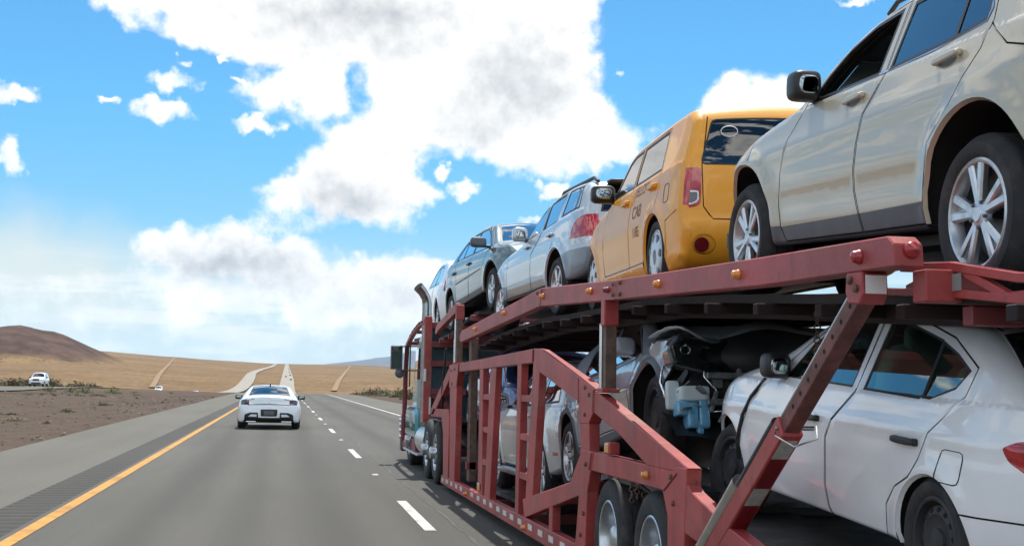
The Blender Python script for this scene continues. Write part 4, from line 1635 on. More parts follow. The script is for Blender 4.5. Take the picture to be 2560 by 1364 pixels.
tpart(MB().tube([pb + upn * 0.085 + Vector((-0.02, 0, 0)) + dn * 0.1, pc + upn * 0.09 + Vector((-0.02, 0, 0))], 0.030, 12), 'hydraulic_cylinder', HOSE, 0, 50)
tpart(MB().tube([pb + dn * 0.72 + upn * 0.10 + Vector((-0.03, 0, 0)), pc + upn * 0.10 + Vector((-0.03, 0, 0))], 0.045, 14), 'hydraulic_barrel', STEEL, 0, 50)
rear = -upn
for k, (a, b_, mt) in enumerate(((0.05, 0.22, TAPEW), (0.22, 0.52, TAPER), (0.52, 0.70, TAPEW), (0.70, 1.0, TAPER), (1.0, 1.2, TAPEW))):
    q0, q1 = pb + dn * a + rear * 0.0595, pb + dn * b_ + rear * 0.0595
    tpart(MB().beam(q0, q1, 0.085, 0.003, up=rear), 'reflective_tape', mt, 0)
mb = MB()
mb.tube([pb + Vector((-0.07, 0, 0)) + dn * 0.02, pb + Vector((0.13, 0, 0)) + dn * 0.02], 0.012, 8)
mb.tube([pb + Vector((-0.07, 0, 0)) + dn * 0.02, pb + Vector((-0.07, 0.03, -0.05)), pb + Vector((-0.02, -0.10, -0.10)), pb + Vector((0.10, -0.10, -0.06)), pb + Vector((0.13, -0.02, 0.0))], 0.005, 6)
tpart(mb, 'locking_pin', STEEL, 0, 50)
# vertical lift posts
def post(y, z0, z1, lean=0.0, r=0.05, head=True):
    mb = MB()
    mb.box((XL + 0.005, y - 0.06, z1 - 0.22), (XL + 0.125, y + 0.06, z1))
    tpart(mb, 'post_head', RED, 0.008)
    tpart(MB().box((XL + 0.02, y - 0.05, z0), (XL + 0.11, y + 0.05, z1 - 0.2)), 'lift_post', RUST, 0.006)
    tpart(MB().tube([(XL + 0.015, y + 0.065, z0), (XL + 0.015, y + 0.065, z1 - 0.2)], 0.018, 10), 'hydraulic_rod', STEEL, 0, 50)
    tpart(MB().box((XL - 0.01, y - 0.085, z0 - 0.02), (XL + 0.13, y + 0.10, z0 + 0.015)), 'post_foot', RED, 0.005)
post(10.08, 1.60, 2.32)
post(19.1, 1.95, 2.80)
tpart(MB().tube([(XL + 0.03, 19.35, 0.3), (XL + 0.03, 19.25, 2.3)], 0.03, 10), 'hydraulic_rod', STEEL, 0, 50)
tpart(MB().box((XL + 0.14, 18.35, 0.3), (XL + 0.24, 18.6, 2.3)), 'guide_post', RUST, 0.006)
# front carrier arm above the tractor
plate2('carrier_arm', [(19.15, 2.83), (19.10, 2.69), (20.0, 2.62), (21.25, 2.52), (21.61, 2.46), (21.75, 2.53), (21.51, 2.62), (20.64, 2.69), (19.97, 2.75)], th=0.08)
# decks: two wheel channels, cross members, with the load ramps following the wheels
def channel(name, path, x0, x1, th=0.05, mat=DECKM):
    n = len(path)
    P = [(y, z) for y, z in path] + [(y, z - th) for y, z in path[::-1]]
    tpart(MB().plate(P, x0, x1), name, mat, 0)
UP = [(3.3, 1.93), (5.1, 2.035), (6.5, 2.12), (7.9, 2.21), (9.7, 2.305), (12.6, 2.335), (13.9, 2.365), (16.7, 2.305), (18.5, 2.22)]
UP2 = [(18.75, 2.70), (19.1, 2.71), (21.9, 2.505), (23.2, 2.50), (25.0, 2.585), (28.2, 2.62)]
LOW = [(3.6, 0.50), (5.5, 0.645), (8.3, 0.805), (9.6, 0.97), (10.3, 1.0), (11.4, 0.85), (13.1, 0.56), (13.7, 0.33), (17.8, 0.285), (18.1, 0.60), (20.9, 0.86), (21.3, 1.0)]
for nm, pth in (('upper_wheel_channel', UP), ('upper_wheel_channel', UP2), ('lower_wheel_channel', LOW)):
    channel(nm, pth, 2.74, 3.36, mat=FLOORM if pth is LOW else DECKM)
    channel(nm, pth, 4.10, 4.72, mat=FLOORM if pth is LOW else DECKM)
def zat(path, y):
    return float(np.interp(y, [p[0] for p in path], [p[1] for p in path]))
for y in np.arange(3.6, 18.6, 0.9):
    tpart(MB().box((XL + 0.20, y - 0.04, zat(UP, y) - 0.12), (XR - 0.20, y + 0.04, zat(UP, y) - 0.055)), 'cross_member', UNDER_DK, 0.005)
for y in np.arange(19.0, 28.3, 1.3):
    tpart(MB().box((2.66, y - 0.05, zat(UP2, y) - 0.14), (4.8, y + 0.05, zat(UP2, y) - 0.055)), 'cross_member', REDD, 0.005)
for y in np.arange(4.0, 21.0, 1.2):
    tpart(MB().box((XL + 0.1, y - 0.05, zat(LOW, y) - 0.16), (XR - 0.1, y + 0.05, zat(LOW, y) - 0.055)), 'cross_member', REDD, 0.005)
channel('lower_deck_floor', [(y, z - 0.02) for y, z in LOW[:6]], 3.36, 4.10, 0.03, FLOORM)
channel('lower_deck_floor', [(y, z - 0.02) for y, z in LOW[6:10]], 3.36, 4.10, 0.03, FLOORM)
channel('upper_deck_floor', [(y, z - 0.02) for y, z in UP[1:5]], 3.36, 4.07, 0.03)
channel('upper_deck_floor', [(y, z - 0.02) for y, z in UP[4:]], 3.40, 4.10, 0.03)
# inner longitudinal under the upper deck
for x in (3.0, 4.4):
    channel('deck_stringer', [(y, z - 0.055) for y, z in UP], x, x + 0.08, 0.09, UNDER_DK)
# rear flip ramp truss behind the deck beam
for x in (2.70, 3.36):
    tpart(MB().plate([(5.5, 2.19), (5.05, 2.155), (4.55, 2.07), (3.3, 1.95), (3.3, 1.91), (4.55, 2.03), (5.05, 2.115), (5.5, 2.15)], x, x + 0.05), 'ramp_top_chord', RED, 0.004)
    tpart(MB().plate([(6.0, 2.12), (4.99, 2.035), (4.55, 1.985), (3.3, 1.87), (3.3, 1.835), (4.55, 1.95), (4.99, 2.0), (6.0, 2.085)], x, x + 0.05), 'ramp_bottom_chord', RED, 0.004)
    for a, b_ in (((5.45, 2.07), (5.05, 2.14)), ((5.05, 2.14), (4.62, 1.98)), ((4.62, 1.98), (3.9, 1.99))):
        tpart(MB().beam((x + 0.025, a[0], a[1]), (x + 0.025, b_[0], b_[1]), 0.04, 0.035), 'ramp_brace', RED, 0.003)
tpart(MB().box((2.695, 4.95, 2.03), (2.699, 5.2, 2.10)), 'reflector_square', pmat('dirty_reflector', (0.25, 0.26, 0.25), 0.5), 0)
for y in (3.4, 4.2, 5.0):
    tpart(MB().box((2.75, y - 0.04, zat(UP, y) - 0.14), (4.75, y + 0.04, zat(UP, y) - 0.06)), 'ramp_cross_member', REDD, 0.004)
tpart(MB().box((XL + 0.13, 5.02, 1.985), (XR - 0.13, 5.14, 2.12)), 'rear_cross_beam', RED, 0.006)
# hanging chains and hooks
def chain(x, y, z0, z1):
    mb = MB()
    n = max(2, int((z0 - z1) / 0.035))
    for k in range(n):
        z = z0 - (k + 0.5) * (z0 - z1) / n
        ax = 'x' if k % 2 else 'y'
        mb.lathe([(0.018, -0.005), (0.023, 0.0), (0.018, 0.005), (0.013, 0.0)], 8, axis=ax, c=(x, y, z), close=True)
    tpart(mb, 'chain', RUST, 0)['kind'] = 'stuff'
chain(2.62, 4.25, 1.85, 1.62)
chain(2.9, 6.9, 2.06, 1.62)
chain(2.55, 9.5, 0.98, 0.78)
chain(2.56, 9.2, 0.97, 0.80)
chain(2.55, 9.35, 0.97, 0.82)
tpart(MB().tube([(XL + 0.03, 20.4, 2.2), (XL + 0.0, 20.5, 1.6), (XL + 0.05, 20.9, 1.2), (XL + 0.2, 21.5, 1.0)], 0.02, 8), 'air_hose', HOSE, 0, 60)
tpart(MB().tube([(XL + 0.02, 9.0, 0.95), (XL + 0.2, 8.8, 0.8), (XL + 0.3, 8.6, 0.7)], 0.015, 8), 'air_hose', HOSE, 0, 60)
# black rear corner post
tpart(MB().box((XL + 0.02, 4.02, 0.45), (XL + 0.10, 4.10, 1.44)), 'rear_corner_post', BLACKP, 0.006)
# trailer axles and wheels
for y in (10.02, 8.82):
    tpart(MB().tube([(2.8, y, 0.50), (4.7, y, 0.50)], 0.06, 10), 'axle', BLACKP, 0, 50)
    for x, sd_ in ((XL + 0.05, 1), (XR - 0.05, -1)):
        e = empty('wheel', None, trailer)
        e.matrix_local = TI @ Matrix.Translation((x, y, 0.47)) @ Matrix.Rotation(math.pi / 2 if sd_ > 0 else -math.pi / 2, 4, 'Z')
        for nm, me in wheel_meshes('trailer', 0.455, 0.285, 0.26):
            o = bpy.data.objects.new(nm, me)
            col.objects.link(o)
            o.parent = e
tpart(MB().plate([(10.25, 0.955), (8.35, 0.955), (8.35, 0.90), (10.25, 0.90)], 2.56, 2.9), 'mudguard', BLACKP, 0)
tpart(MB().box((2.95, 8.4, 0.45), (4.5, 10.4, 0.85)), 'suspension_frame', BLACKP, 0)

# ================================================================== tractor unit
TEAL = paint('teal_green', (0.035, 0.20, 0.21), 0.2, 0.35)
TEALD = pmat('dark_teal_panel', (0.012, 0.05, 0.062), 0.4, coat=0.4, vary=0.2)
MINT = pmat('pale_mint_panel', (0.40, 0.50, 0.47), 0.4, coat=0.6, vary=0.1, dirt=(0.3, 0.27, 0.22), dirt_amt=0.3)
ALU = pmat('brushed_aluminium', (0.62, 0.63, 0.63), 0.32, 0.9, vary=0.08, vscale=5)
truck = empty('truck_tractor', Matrix.Translation((3.73, 25, 0)))
tag(truck, 'teal truck tractor with red headache rack and chrome exhaust pulling the transporter', 'truck')
KI = Matrix.Translation((-3.73, -25, 0))
def kpart(mb, name, mat, bevel=0.01, smooth=None, parent=None):
    o = mb.build(name, mat, parent or truck, smooth=smooth, bevel=bevel)
    if parent is None:
        o.matrix_local = KI
    return o
# cab: side profile pulled across
mb = MB()
mb.plate([(24.0, 0.95), (24.0, 2.62), (24.4, 2.68), (26.2, 2.62), (26.9, 2.35), (27.35, 1.75), (27.5, 1.2), (27.5, 0.95)], 2.66, 4.80)
kpart(mb, 'cab', MINT, 0.04)
mb = MB()
mb.plate([(27.45, 0.6), (27.45, 1.72), (28.6, 1.62), (29.4, 1.5), (29.6, 1.2), (29.6, 0.6)], 2.95, 4.5)
kpart(mb, 'bonnet', TEAL, 0.06)
kpart(MB().box((2.655, 26.0, 1.75), (2.664, 26.95, 2.36)), 'side_window', G_MID, 0)
kpart(MB().box((2.645, 24.15, 1.35), (2.658, 25.6, 2.45)), 'sleeper_panel', ALU, 0.004)
mb = MB()
mb.plate([(25.1, 0.58), (25.2, 1.12), (25.6, 1.20), (27.0, 1.2), (27.2, 1.1), (27.3, 0.6)], 2.50, 2.95)
kpart(mb, 'front_wing', TEAL, 0.06)
kpart(MB().plate([(25.3, 0.30), (25.2, 0.60), (27.9, 0.60), (28.1, 0.28)], 2.52, 2.9), 'lower_skirt', REDD, 0.02)
kpart(MB().box((2.47, 24.5, 0.33), (2.85, 27.2, 0.37)), 'step', ALU, 0.008)
kpart(MB().plate([(28.0, 0.25), (28.0, 0.95), (28.35, 1.0), (28.35, 0.25)], 2.5, 4.95), 'front_guard', BLACKP, 0.02)
for z in (0.55, 0.68, 0.80, 0.9):
    kpart(MB().ball((2.50, 28.2, z), (0.045, 0.06, 0.05), 10, 6), 'guard_lamp', CHROME, 0, 60)
# red headache rack with dark panels behind
for x in (2.47, 4.86):
    kpart(MB().box((x, 23.50, 0.92), (x + 0.13, 23.66, 2.86)), 'rack_post', RED, 0.008)
for z in (2.70, 2.36, 2.02, 1.52, 1.0):
    kpart(MB().box((2.60, 23.50, z - 0.055), (4.86, 23.62, z + 0.055)), 'rack_bar', REDD, 0.006)
kpart(MB().box((3.30, 23.50, 1.0), (3.40, 23.61, 2.7)), 'rack_post', REDD, 0.006)
kpart(MB().box((2.62, 23.64, 0.98), (4.86, 23.70, 2.70)), 'rack_panel', TEALD, 0)
kpart(MB().beam((2.60, 23.56, 1.52), (3.2, 23.56, 1.0), 0.06, 0.12), 'rack_brace', REDD, 0.006)
kpart(MB().box((2.465, 23.40, 1.70), (2.50, 23.50, 1.92)), 'reflector_square', REFL, 0)
kpart(MB().box((2.57, 23.47, 1.12), (2.60, 23.50, 1.42)), 'reflector_square', REFL, 0)
# overhead rack curving down over the cab roof
arc = [(23.55, 2.78), (24.7, 2.77), (25.75, 2.68), (26.6, 2.56), (27.35, 2.42)]
for x in (2.47, 4.92):
    P = [(y, z + 0.04) for y, z in arc] + [(y, z - 0.045) for y, z in arc[::-1]]
    kpart(MB().plate(P, x, x + 0.08), 'overhead_rail', RED, 0.006)
    for y0, y1 in ((23.9, 24.15), (24.4, 24.65), (24.9, 25.1), (25.35, 25.55), (25.8, 26.0), (26.2, 26.4)):
        z0, z1 = np.interp(y0, [a[0] for a in arc], [a[1] for a in arc]), np.interp(y1, [a[0] for a in arc], [a[1] for a in arc])
        kpart(MB().box((x - 0.003, y0, z0 - 0.02), (x - 0.001, y1, z0 + 0.02)), 'rail_slot', GAP, 0)
    kpart(MB().tube([(x + 0.04, 27.3, 2.42), (x + 0.04, 27.5, 1.9), (x + 0.04, 27.55, 1.2), (x + 0.04, 27.7, 0.5)], 0.05, 10), 'front_post', REDD, 0, 50)
for y in (24.6, 25.8, 27.0):
    z = float(np.interp(y, [a[0] for a in arc], [a[1] for a in arc]))
    kpart(MB().box((2.55, y - 0.04, z - 0.04), (4.92, y + 0.04, z + 0.03)), 'overhead_bar', REDD, 0.006)
# exhaust stack with a swept mouth
for x in (2.56, 4.90):
    r_ = 0.085
    sg = -1 if x < 3.7 else 1
    kpart(MB().tube([(x, 24.1, 0.9), (x, 24.1, 3.12), (x + sg * 0.02, 24.1, 3.22), (x + sg * 0.09, 24.05, 3.33), (x + sg * 0.18, 24.0, 3.42)], [r_, r_, r_, r_ * 1.03, r_ * 1.15], 18), 'exhaust_stack', pmat('stack_steel', (0.36, 0.38, 0.40), 0.22, 1.0, vary=0.15, vscale=6), 0, 40)
    mb = MB()
    mb.lathe([(0.0, 0.0), (0.088, 0.0)], 18, axis='y')
    dd = Vector((sg * 0.09, -0.05, 0.09)).normalized()
    o = mb.build('exhaust_mouth', GAP, truck)
    o.matrix_local = KI @ Matrix.Translation(Vector((x + sg * 0.18, 24.0, 3.42)) + dd * 0.004) @ dd.to_track_quat('-Y', 'Z').to_matrix().to_4x4()
# mirrors
kpart(MB().box((2.17, 27.18, 1.95), (2.41, 27.32, 2.44)), 'wing_mirror', GREYP, 0.02)
kpart(MB().box((2.19, 27.174, 2.33), (2.39, 27.179, 2.42)), 'mirror_glass', MIRRORG, 0)
kpart(MB().box((2.19, 27.174, 1.98), (2.39, 27.179, 2.32)), 'mirror_glass', pmat('dark_mirror', (0.10, 0.13, 0.12), 0.1, 0.6), 0)
mb = MB()
mb.lathe([(0.0, -0.05), (0.07, -0.04), (0.10, 0.0), (0.09, 0.03), (0.0, 0.05)], 18, axis='y', c=(2.36, 27.2, 1.87))
kpart(mb, 'spot_mirror', GREYP, 0, 50)
mb = MB()
for z in (2.42, 1.93):
    mb.tube([(2.29, 27.26, z), (2.68, 26.9, z)], 0.014, 8)
mb.tube([(2.55, 27.02, 1.6), (2.55, 27.02, 2.5)], 0.014, 8)
kpart(mb, 'mirror_bracket', BLACKP, 0, 50)
# tank, chassis, wheels
kpart(MB().tube([(2.78, 23.55, 0.62), (2.78, 25.0, 0.62)], 0.30, 24), 'fuel_tank', ALU, 0, 40)
for x in (3.2, 4.1):
    kpart(MB().box((x, 19.9, 0.62), (x + 0.12, 29.2, 0.88)), 'chassis_rail', BLACKP, 0.01)
kpart(MB().box((2.55, 20.5, 1.03), (4.9, 23.3, 1.07)), 'wheel_guard', BLACKP, 0.01)
kpart(MB().box((2.46, 23.1, 0.90), (2.56, 23.9, 0.98)), 'side_lamp_bar', RUST, 0.01)
for y, st in ((21.35, 'truck'), (22.62, 'truck'), (26.45, 'truck')):
    for x, sd_ in ((2.45 if y < 25 else 2.52, 1), (5.01 if y < 25 else 4.94, -1)):
        e = empty('wheel', None, truck)
        e.matrix_local = KI @ Matrix.Translation((x, y, 0.50 + 0.05)) @ Matrix.Rotation(math.pi / 2 if sd_ > 0 else -math.pi / 2, 4, 'Z')
        for nm, me in wheel_meshes(st, 0.50, 0.29, 0.28):
            o = bpy.data.objects.new(nm, me)
            col.objects.link(o)
            o.parent = e

# ================================================================== cars carried by the truck
def mirror_y(pts):
    return [(-y, z) for y, z in pts][::-1]

# ---- beige crossover, rear of the top deck
P_BEIGE = paint('champagne', (0.50, 0.445, 0.335), 0.25, 0.36, coat=0.75)
sp = dict(paint=P_BEIGE, hw=0.92, zs=0.28, zb=(1.062, -0.022), shin=0.045, tuck=0.05, tum=0.36, r=0.085, rad=0.345, tw=0.235,
    taper=(1.35, 0.30, -1.55, 0.16), arches=[(1.395, 0.35, 0.452), (-1.40, 0.35, 0.452)], wheel=('double5', 0.236), flare=0.028,
    crease=[(0.86, 0.014, 0.06, -0.03), (0.52, -0.012, 0.07, 0)],
    sil=[(-2.05, 0.28), (-2.22, 0.40), (-2.28, 0.62), (-2.27, 0.85), (-2.20, 1.05), (-2.08, 1.28), (-1.92, 1.43), (-1.5, 1.505), (-0.9, 1.525), (-0.42, 1.515), (-0.06, 1.465), (0.19, 1.395), (0.40, 1.30), (0.62, 1.17), (0.80, 1.085), (1.08, 1.035), (1.36, 0.985), (1.62, 0.915), (1.85, 0.82), (2.0, 0.70), (2.08, 0.55), (2.10, 0.40), (2.03, 0.28)],
    doors=[[(0.56, 1.10), (0.42, 1.235), (0.22, 1.35), (-0.05, 1.425), (-0.40, 1.455), (-0.415, 1.08), (-0.395, 1.025), (-0.29, 0.89), (-0.215, 0.75), (-0.183, 0.62), (-0.16, 0.515), (-0.20, 0.42), (-0.235, 0.30), (0.80, 0.30), (0.845, 0.38), (0.872, 0.515), (0.822, 0.70), (0.725, 0.885), (0.60, 1.0)],
           [(-0.42, 1.455), (-0.80, 1.465), (-1.15, 1.42), (-1.36, 1.30), (-1.41, 1.14), (-1.385, 1.02), (-1.29, 0.91), (-1.20, 0.80), (-1.02, 0.66), (-0.965, 0.50), (-0.955, 0.30), (-0.25, 0.30), (-0.215, 0.42), (-0.175, 0.515), (-0.198, 0.62), (-0.23, 0.75), (-0.305, 0.89), (-0.41, 1.025), (-0.43, 1.08)]],
    lower=[([(-2.4, 0.2), (2.3, 0.2), (2.3, 0.385), (-2.4, 0.405)], GREYP)],
    lower_door=[([(-0.24, 0.2), (0.9, 0.2), (0.9, 0.385), (-0.215, 0.395)], GREYP), ([(-0.97, 0.2), (-0.215, 0.2), (-0.195, 0.395), (-0.97, 0.402)], GREYP)],
    windows=[(0, [(0.515, 1.085), (-0.33, 1.098), (-0.335, 1.405), (-0.06, 1.382), (0.19, 1.31), (0.38, 1.195)], None),
             (1, [(-0.475, 1.105), (-0.485, 1.415), (-0.80, 1.425), (-1.055, 1.395), (-1.075, 1.135)], G_DARK),
             (1, [(-1.10, 1.138), (-1.08, 1.388), (-1.22, 1.335), (-1.315, 1.245), (-1.325, 1.165)], G_DARK)],
    chrome=[[(0.56, 1.068), (-0.33, 1.082), (-0.9, 1.102), (-1.345, 1.148), (-1.36, 1.20), (-1.30, 1.30), (-1.2, 1.38)]],
    gaps=[[(-1.40, 1.13), (-1.6, 1.0), (-1.9, 0.93)], [(1.30, 0.80), (1.36, 0.96)]],
    side=[('tail_light', REDLENS, rounded([(-2.05, 1.16), (-1.92, 1.04), (-1.95, 0.84), (-2.3, 0.84), (-2.3, 1.16)], 0.04)),
          ('headlight', CLEARLENS, rounded([(1.56, 0.80), (1.95, 0.86), (2.05, 0.66), (1.78, 0.67)], 0.04)),
          ('side_marker', AMBER, rounded([(1.87, 0.56), (1.93, 0.56), (1.93, 0.53), (1.87, 0.53)], 0.01))],
    ends=[('windscreen', G_MID, 'top', [(-0.55, 0.10), (0.55, 0.10), (0.68, 0.76), (-0.68, 0.76)], dict(frame=0.03, sink=0.004)),
          ('rear_window', G_DARK, 'rear', [(-0.54, 1.12), (0.54, 1.12), (0.46, 1.40), (-0.46, 1.40)], dict(frame=0.03, sink=0.004)),
          ('grille', BLACKP, 'front', [(-0.5, 0.42), (0.5, 0.42), (0.42, 0.72), (-0.42, 0.72)]),
          ('tail_light', REDLENS, 'rear', [(0.52, 0.86), (0.95, 0.84), (0.95, 1.12), (0.60, 1.10)]),
          ('tail_light', REDLENS, 'rear', mirror_y([(0.52, 0.86), (0.95, 0.84), (0.95, 1.12), (0.60, 1.10)])),
          ('number_plate', CLEARLENS, 'rear', [(-0.16, 0.80), (0.16, 0.80), (0.16, 0.91), (-0.16, 0.91)])],
    seat_x=-0.1, flat={(1, 1): 0.03})
M = car_matrix((2.85, 6.505, 2.136), 3.57, 0, 0.90)
c = Car('beige_crossover', M, sp).build()
tag(c.root, 'champagne beige crossover with silver split-spoke rims at the rear of the top deck', 'car', 'cars on the transporter')
c.handle(-0.03, -0.26, 0.985, door=0, dz=0.012)
c.handle(-1.0, -1.23, 1.02, door=1, dz=0.015)
c.mirror(0.46, 1.15, (0.17, 0.17, 0.17), BLACKP, out=0.085)
for sd_ in (1, -1):
    mb = MB()
    mb.tube([(0.1, sd_ * 0.60, 1.50), (0.0, sd_ * 0.60, 1.545), (-1.3, sd_ * 0.59, 1.575), (-1.5, sd_ * 0.59, 1.53)], 0.014, 8)
    mb.build('roof_rail', BLACKP, c.root, smooth=60)
EQ = c

# ---- orange boxy cab
G_CAB = glass('glass_cab', (0.10, 0.14, 0.17), 0.62)
P_ORANGE = paint('cab_orange', (0.80, 0.34, 0.016), 0.0, 0.5, amt=0.05, coat=0.45)
FADED = pmat('faded_black_lettering', (0.20, 0.09, 0.02), 0.6, vary=0.3, vscale=30)
RWX = [(-0.70, 0.935), (0.70, 0.935), (0.61, 1.255), (-0.61, 1.255)]
TLX = rounded([(0.70, 0.905), (0.835, 0.895), (0.850, 0.70), (0.835, 0.60), (0.71, 0.625)], 0.03)
TLW = rounded([(0.722, 0.735), (0.822, 0.735), (0.822, 0.635), (0.77, 0.63), (0.722, 0.66)], 0.02)
sp = dict(paint=P_ORANGE, hw=0.88, zs=0.16, zb=(0.958, 0.0), shin=0.03, tuck=0.05, tum=0.27, ledge=0.006, r=0.055, rad=0.31, tw=0.21,
    taper=(1.15, 0.24, -1.7, 0.045), arches=[(1.354, 0.285, 0.365), (-1.354, 0.285, 0.365)], wheel=('hubcap', 0.212), flare=0.014, crown_e=0.05,
    crease=[(0.27, 0.016, 0.03, 0), (0.62, 0.01, 0.10, 0)],
    sil=[(-1.80, 0.17), (-1.98, 0.20), (-2.08, 0.33), (-2.105, 0.50), (-2.085, 0.54), (-2.08, 0.70), (-2.075, 0.90), (-2.055, 1.08), (-2.02, 1.25), (-1.94, 1.345), (-1.78, 1.375), (-1.2, 1.385), (-0.4, 1.375), (0.02, 1.345), (0.16, 1.28), (0.32, 1.13), (0.46, 0.99), (0.60, 0.945), (0.92, 0.90), (1.25, 0.835), (1.50, 0.765), (1.68, 0.66), (1.79, 0.50), (1.81, 0.32), (1.74, 0.17)],
    doors=[[(0.44, 0.97), (0.23, 1.15), (0.06, 1.275), (-0.10, 1.32), (-0.445, 1.325), (-0.455, 0.95), (-0.43, 0.7), (-0.39, 0.30), (0.66, 0.30), (0.70, 0.5), (0.64, 0.8)],
           [(-0.46, 1.325), (-1.345, 1.325), (-1.445, 0.97), (-1.43, 0.80), (-1.36, 0.68), (-1.10, 0.60), (-0.99, 0.45), (-0.975, 0.30), (-0.40, 0.30), (-0.44, 0.7), (-0.465, 0.95)]],
    windows=[(0, [(0.385, 0.982), (-0.405, 0.992), (-0.405, 1.29), (-0.10, 1.285), (0.055, 1.245), (0.21, 1.12)], G_CAB), (1, [(-0.50, 0.992), (-0.495, 1.292), (-1.305, 1.292), (-1.40, 0.995)], G_CAB)],
    gaps=[[(1.02, 0.62), (0.95, 0.86)], [(-1.72, 0.19), (-1.74, 0.55), (-2.0, 0.60)]],
    side=[('tail_light', REDLENS, [(-2.055, 0.90), (-2.2, 0.91), (-2.2, 0.60), (-2.065, 0.63)]),
          ('headlight', CLEARLENS, rounded([(1.50, 0.70), (1.62, 0.74), (1.85, 0.62), (1.85, 0.52), (1.6, 0.55)], 0.03))],
    ends=[('tailgate', P_ORANGE, 'rear', rounded([(-0.62, 0.52), (0.62, 0.52), (0.69, 0.60), (0.73, 0.92), (0.65, 1.30), (-0.65, 1.30), (-0.73, 0.92), (-0.69, 0.60)], 0.04)),
          ('panel_gap', GAP, 'rear', [(-0.69, 0.62), (-0.62, 0.52), (0.62, 0.52), (0.69, 0.62)], dict(line=0.004, sink=0.005)),
          ('panel_gap', GAP, 'rear', [(0.69, 0.62), (0.70, 0.92), (0.64, 1.29)], dict(line=0.004, sink=0.005, key='gp2')),
          ('panel_gap', GAP, 'rear', [(-0.69, 0.62), (-0.70, 0.92), (-0.64, 1.29)], dict(line=0.004, sink=0.005, key='gp3')),
          ('rear_window', G_DARK, 'rear', rounded(RWX, 0.03), dict(frame=0.012, sink=0.002)),
          ('tail_light', REDLENS, 'rear', TLX), ('tail_light', REDLENS, 'rear', mirror_y(TLX)),
          ('reversing_lamp', CHROME, 'rear', TLW), ('reversing_lamp', CHROME, 'rear', mirror_y(TLW)),
          ('reversing_lamp_lens', ALLOYD, 'rear', grow(TLW, -0.012)), ('reversing_lamp_lens', ALLOYD, 'rear', mirror_y(grow(TLW, -0.012))),
          ('reflector_recess', P_ORANGE, 'rear', [(0.685 + 0.085 * math.cos(t_), 0.35 + 0.07 * math.sin(t_)) for t_ in np.linspace(0, 6.0, 18)], dict(sink=0.012)),
          ('rear_reflector', DREDLENS, 'rear', [(0.70 + 0.052 * math.cos(t_), 0.345 + 0.052 * math.sin(t_)) for t_ in np.linspace(0, 6.0, 18)]),
          ('rear_reflector', DREDLENS, 'rear', [(-0.70 + 0.052 * math.cos(t_), 0.345 + 0.052 * math.sin(t_)) for t_ in np.linspace(0, 6.0, 18)]),
          ('lower_valance', BLACKP, 'rear', [(-0.50, 0.16), (0.50, 0.16), (0.40, 0.275), (-0.40, 0.275)]),
          ('windscreen', G_MID, 'top', [(-0.56, 0.05), (0.56, 0.05), (0.64, 0.46), (-0.64, 0.46)], dict(frame=0.03, sink=0.003)),
          ('grille', BLACKP, 'front', [(-0.5, 0.24), (0.5, 0.24), (0.45, 0.40), (-0.45, 0.40)])],
    seat_x=-0.35)
M = car_matrix((2.865, 11.154, 2.329), 0.56, -2.75, 0.865)
c = Car('orange_cab', M, sp).build()
tag(c.root, 'boxy orange taxi cab with dark rear window and faded door lettering on the top deck', 'car', 'cars on the transporter')
c.handle(-0.14, -0.36, 0.862, door=0, cup=False, h=0.04)
c.handle(-1.14, -1.36, 0.872, door=1, cup=False, h=0.04)
c.mirror(0.44, 1.035, (0.15, 0.22, 0.165), BLACKP, out=0.12)
fl = rounded([(-1.65, 0.83), (-1.79, 0.83), (-1.79, 0.69), (-1.65, 0.69)], 0.035)
mb = MB()
mb.tube([(x, c.W(x, z) + 0.0005, z) for x, z in fl + [fl[0]]], 0.0028, 5)
mb.build('fuel_flap_gap', GAP, c.root)
c.text('YELLOW', -0.84, 0.868, 0.115, FADED, sx=1.1)
c.text('CAB', -0.72, 0.69, 0.15, FADED, sx=1.15)
c.text('1185', -0.72, 0.53, 0.12, FADED, sx=1.0)
RING = pmat('white_paint_pen', (0.75, 0.76, 0.76), 0.6)
ring = MB()
pts = [(-2.062 - 0.012 - 0.035 * 0 + 0.030 * math.cos(t) * 0, 0.50 + 0.062 * math.cos(t), 1.175 + 0.036 * math.sin(t)) for t in np.linspace(0, 2 * math.pi, 25)]
pts = [(-2.032 + (1.25 - p[2]) * 0.0 - 0.052 - (1.175 - p[2]) * -0.35, p[1], p[2]) for p in pts]
ring.tube(pts, 0.0035, 6)
RINGO = ring.build('ring_mark', RING, c.root, smooth=60)
XB = c

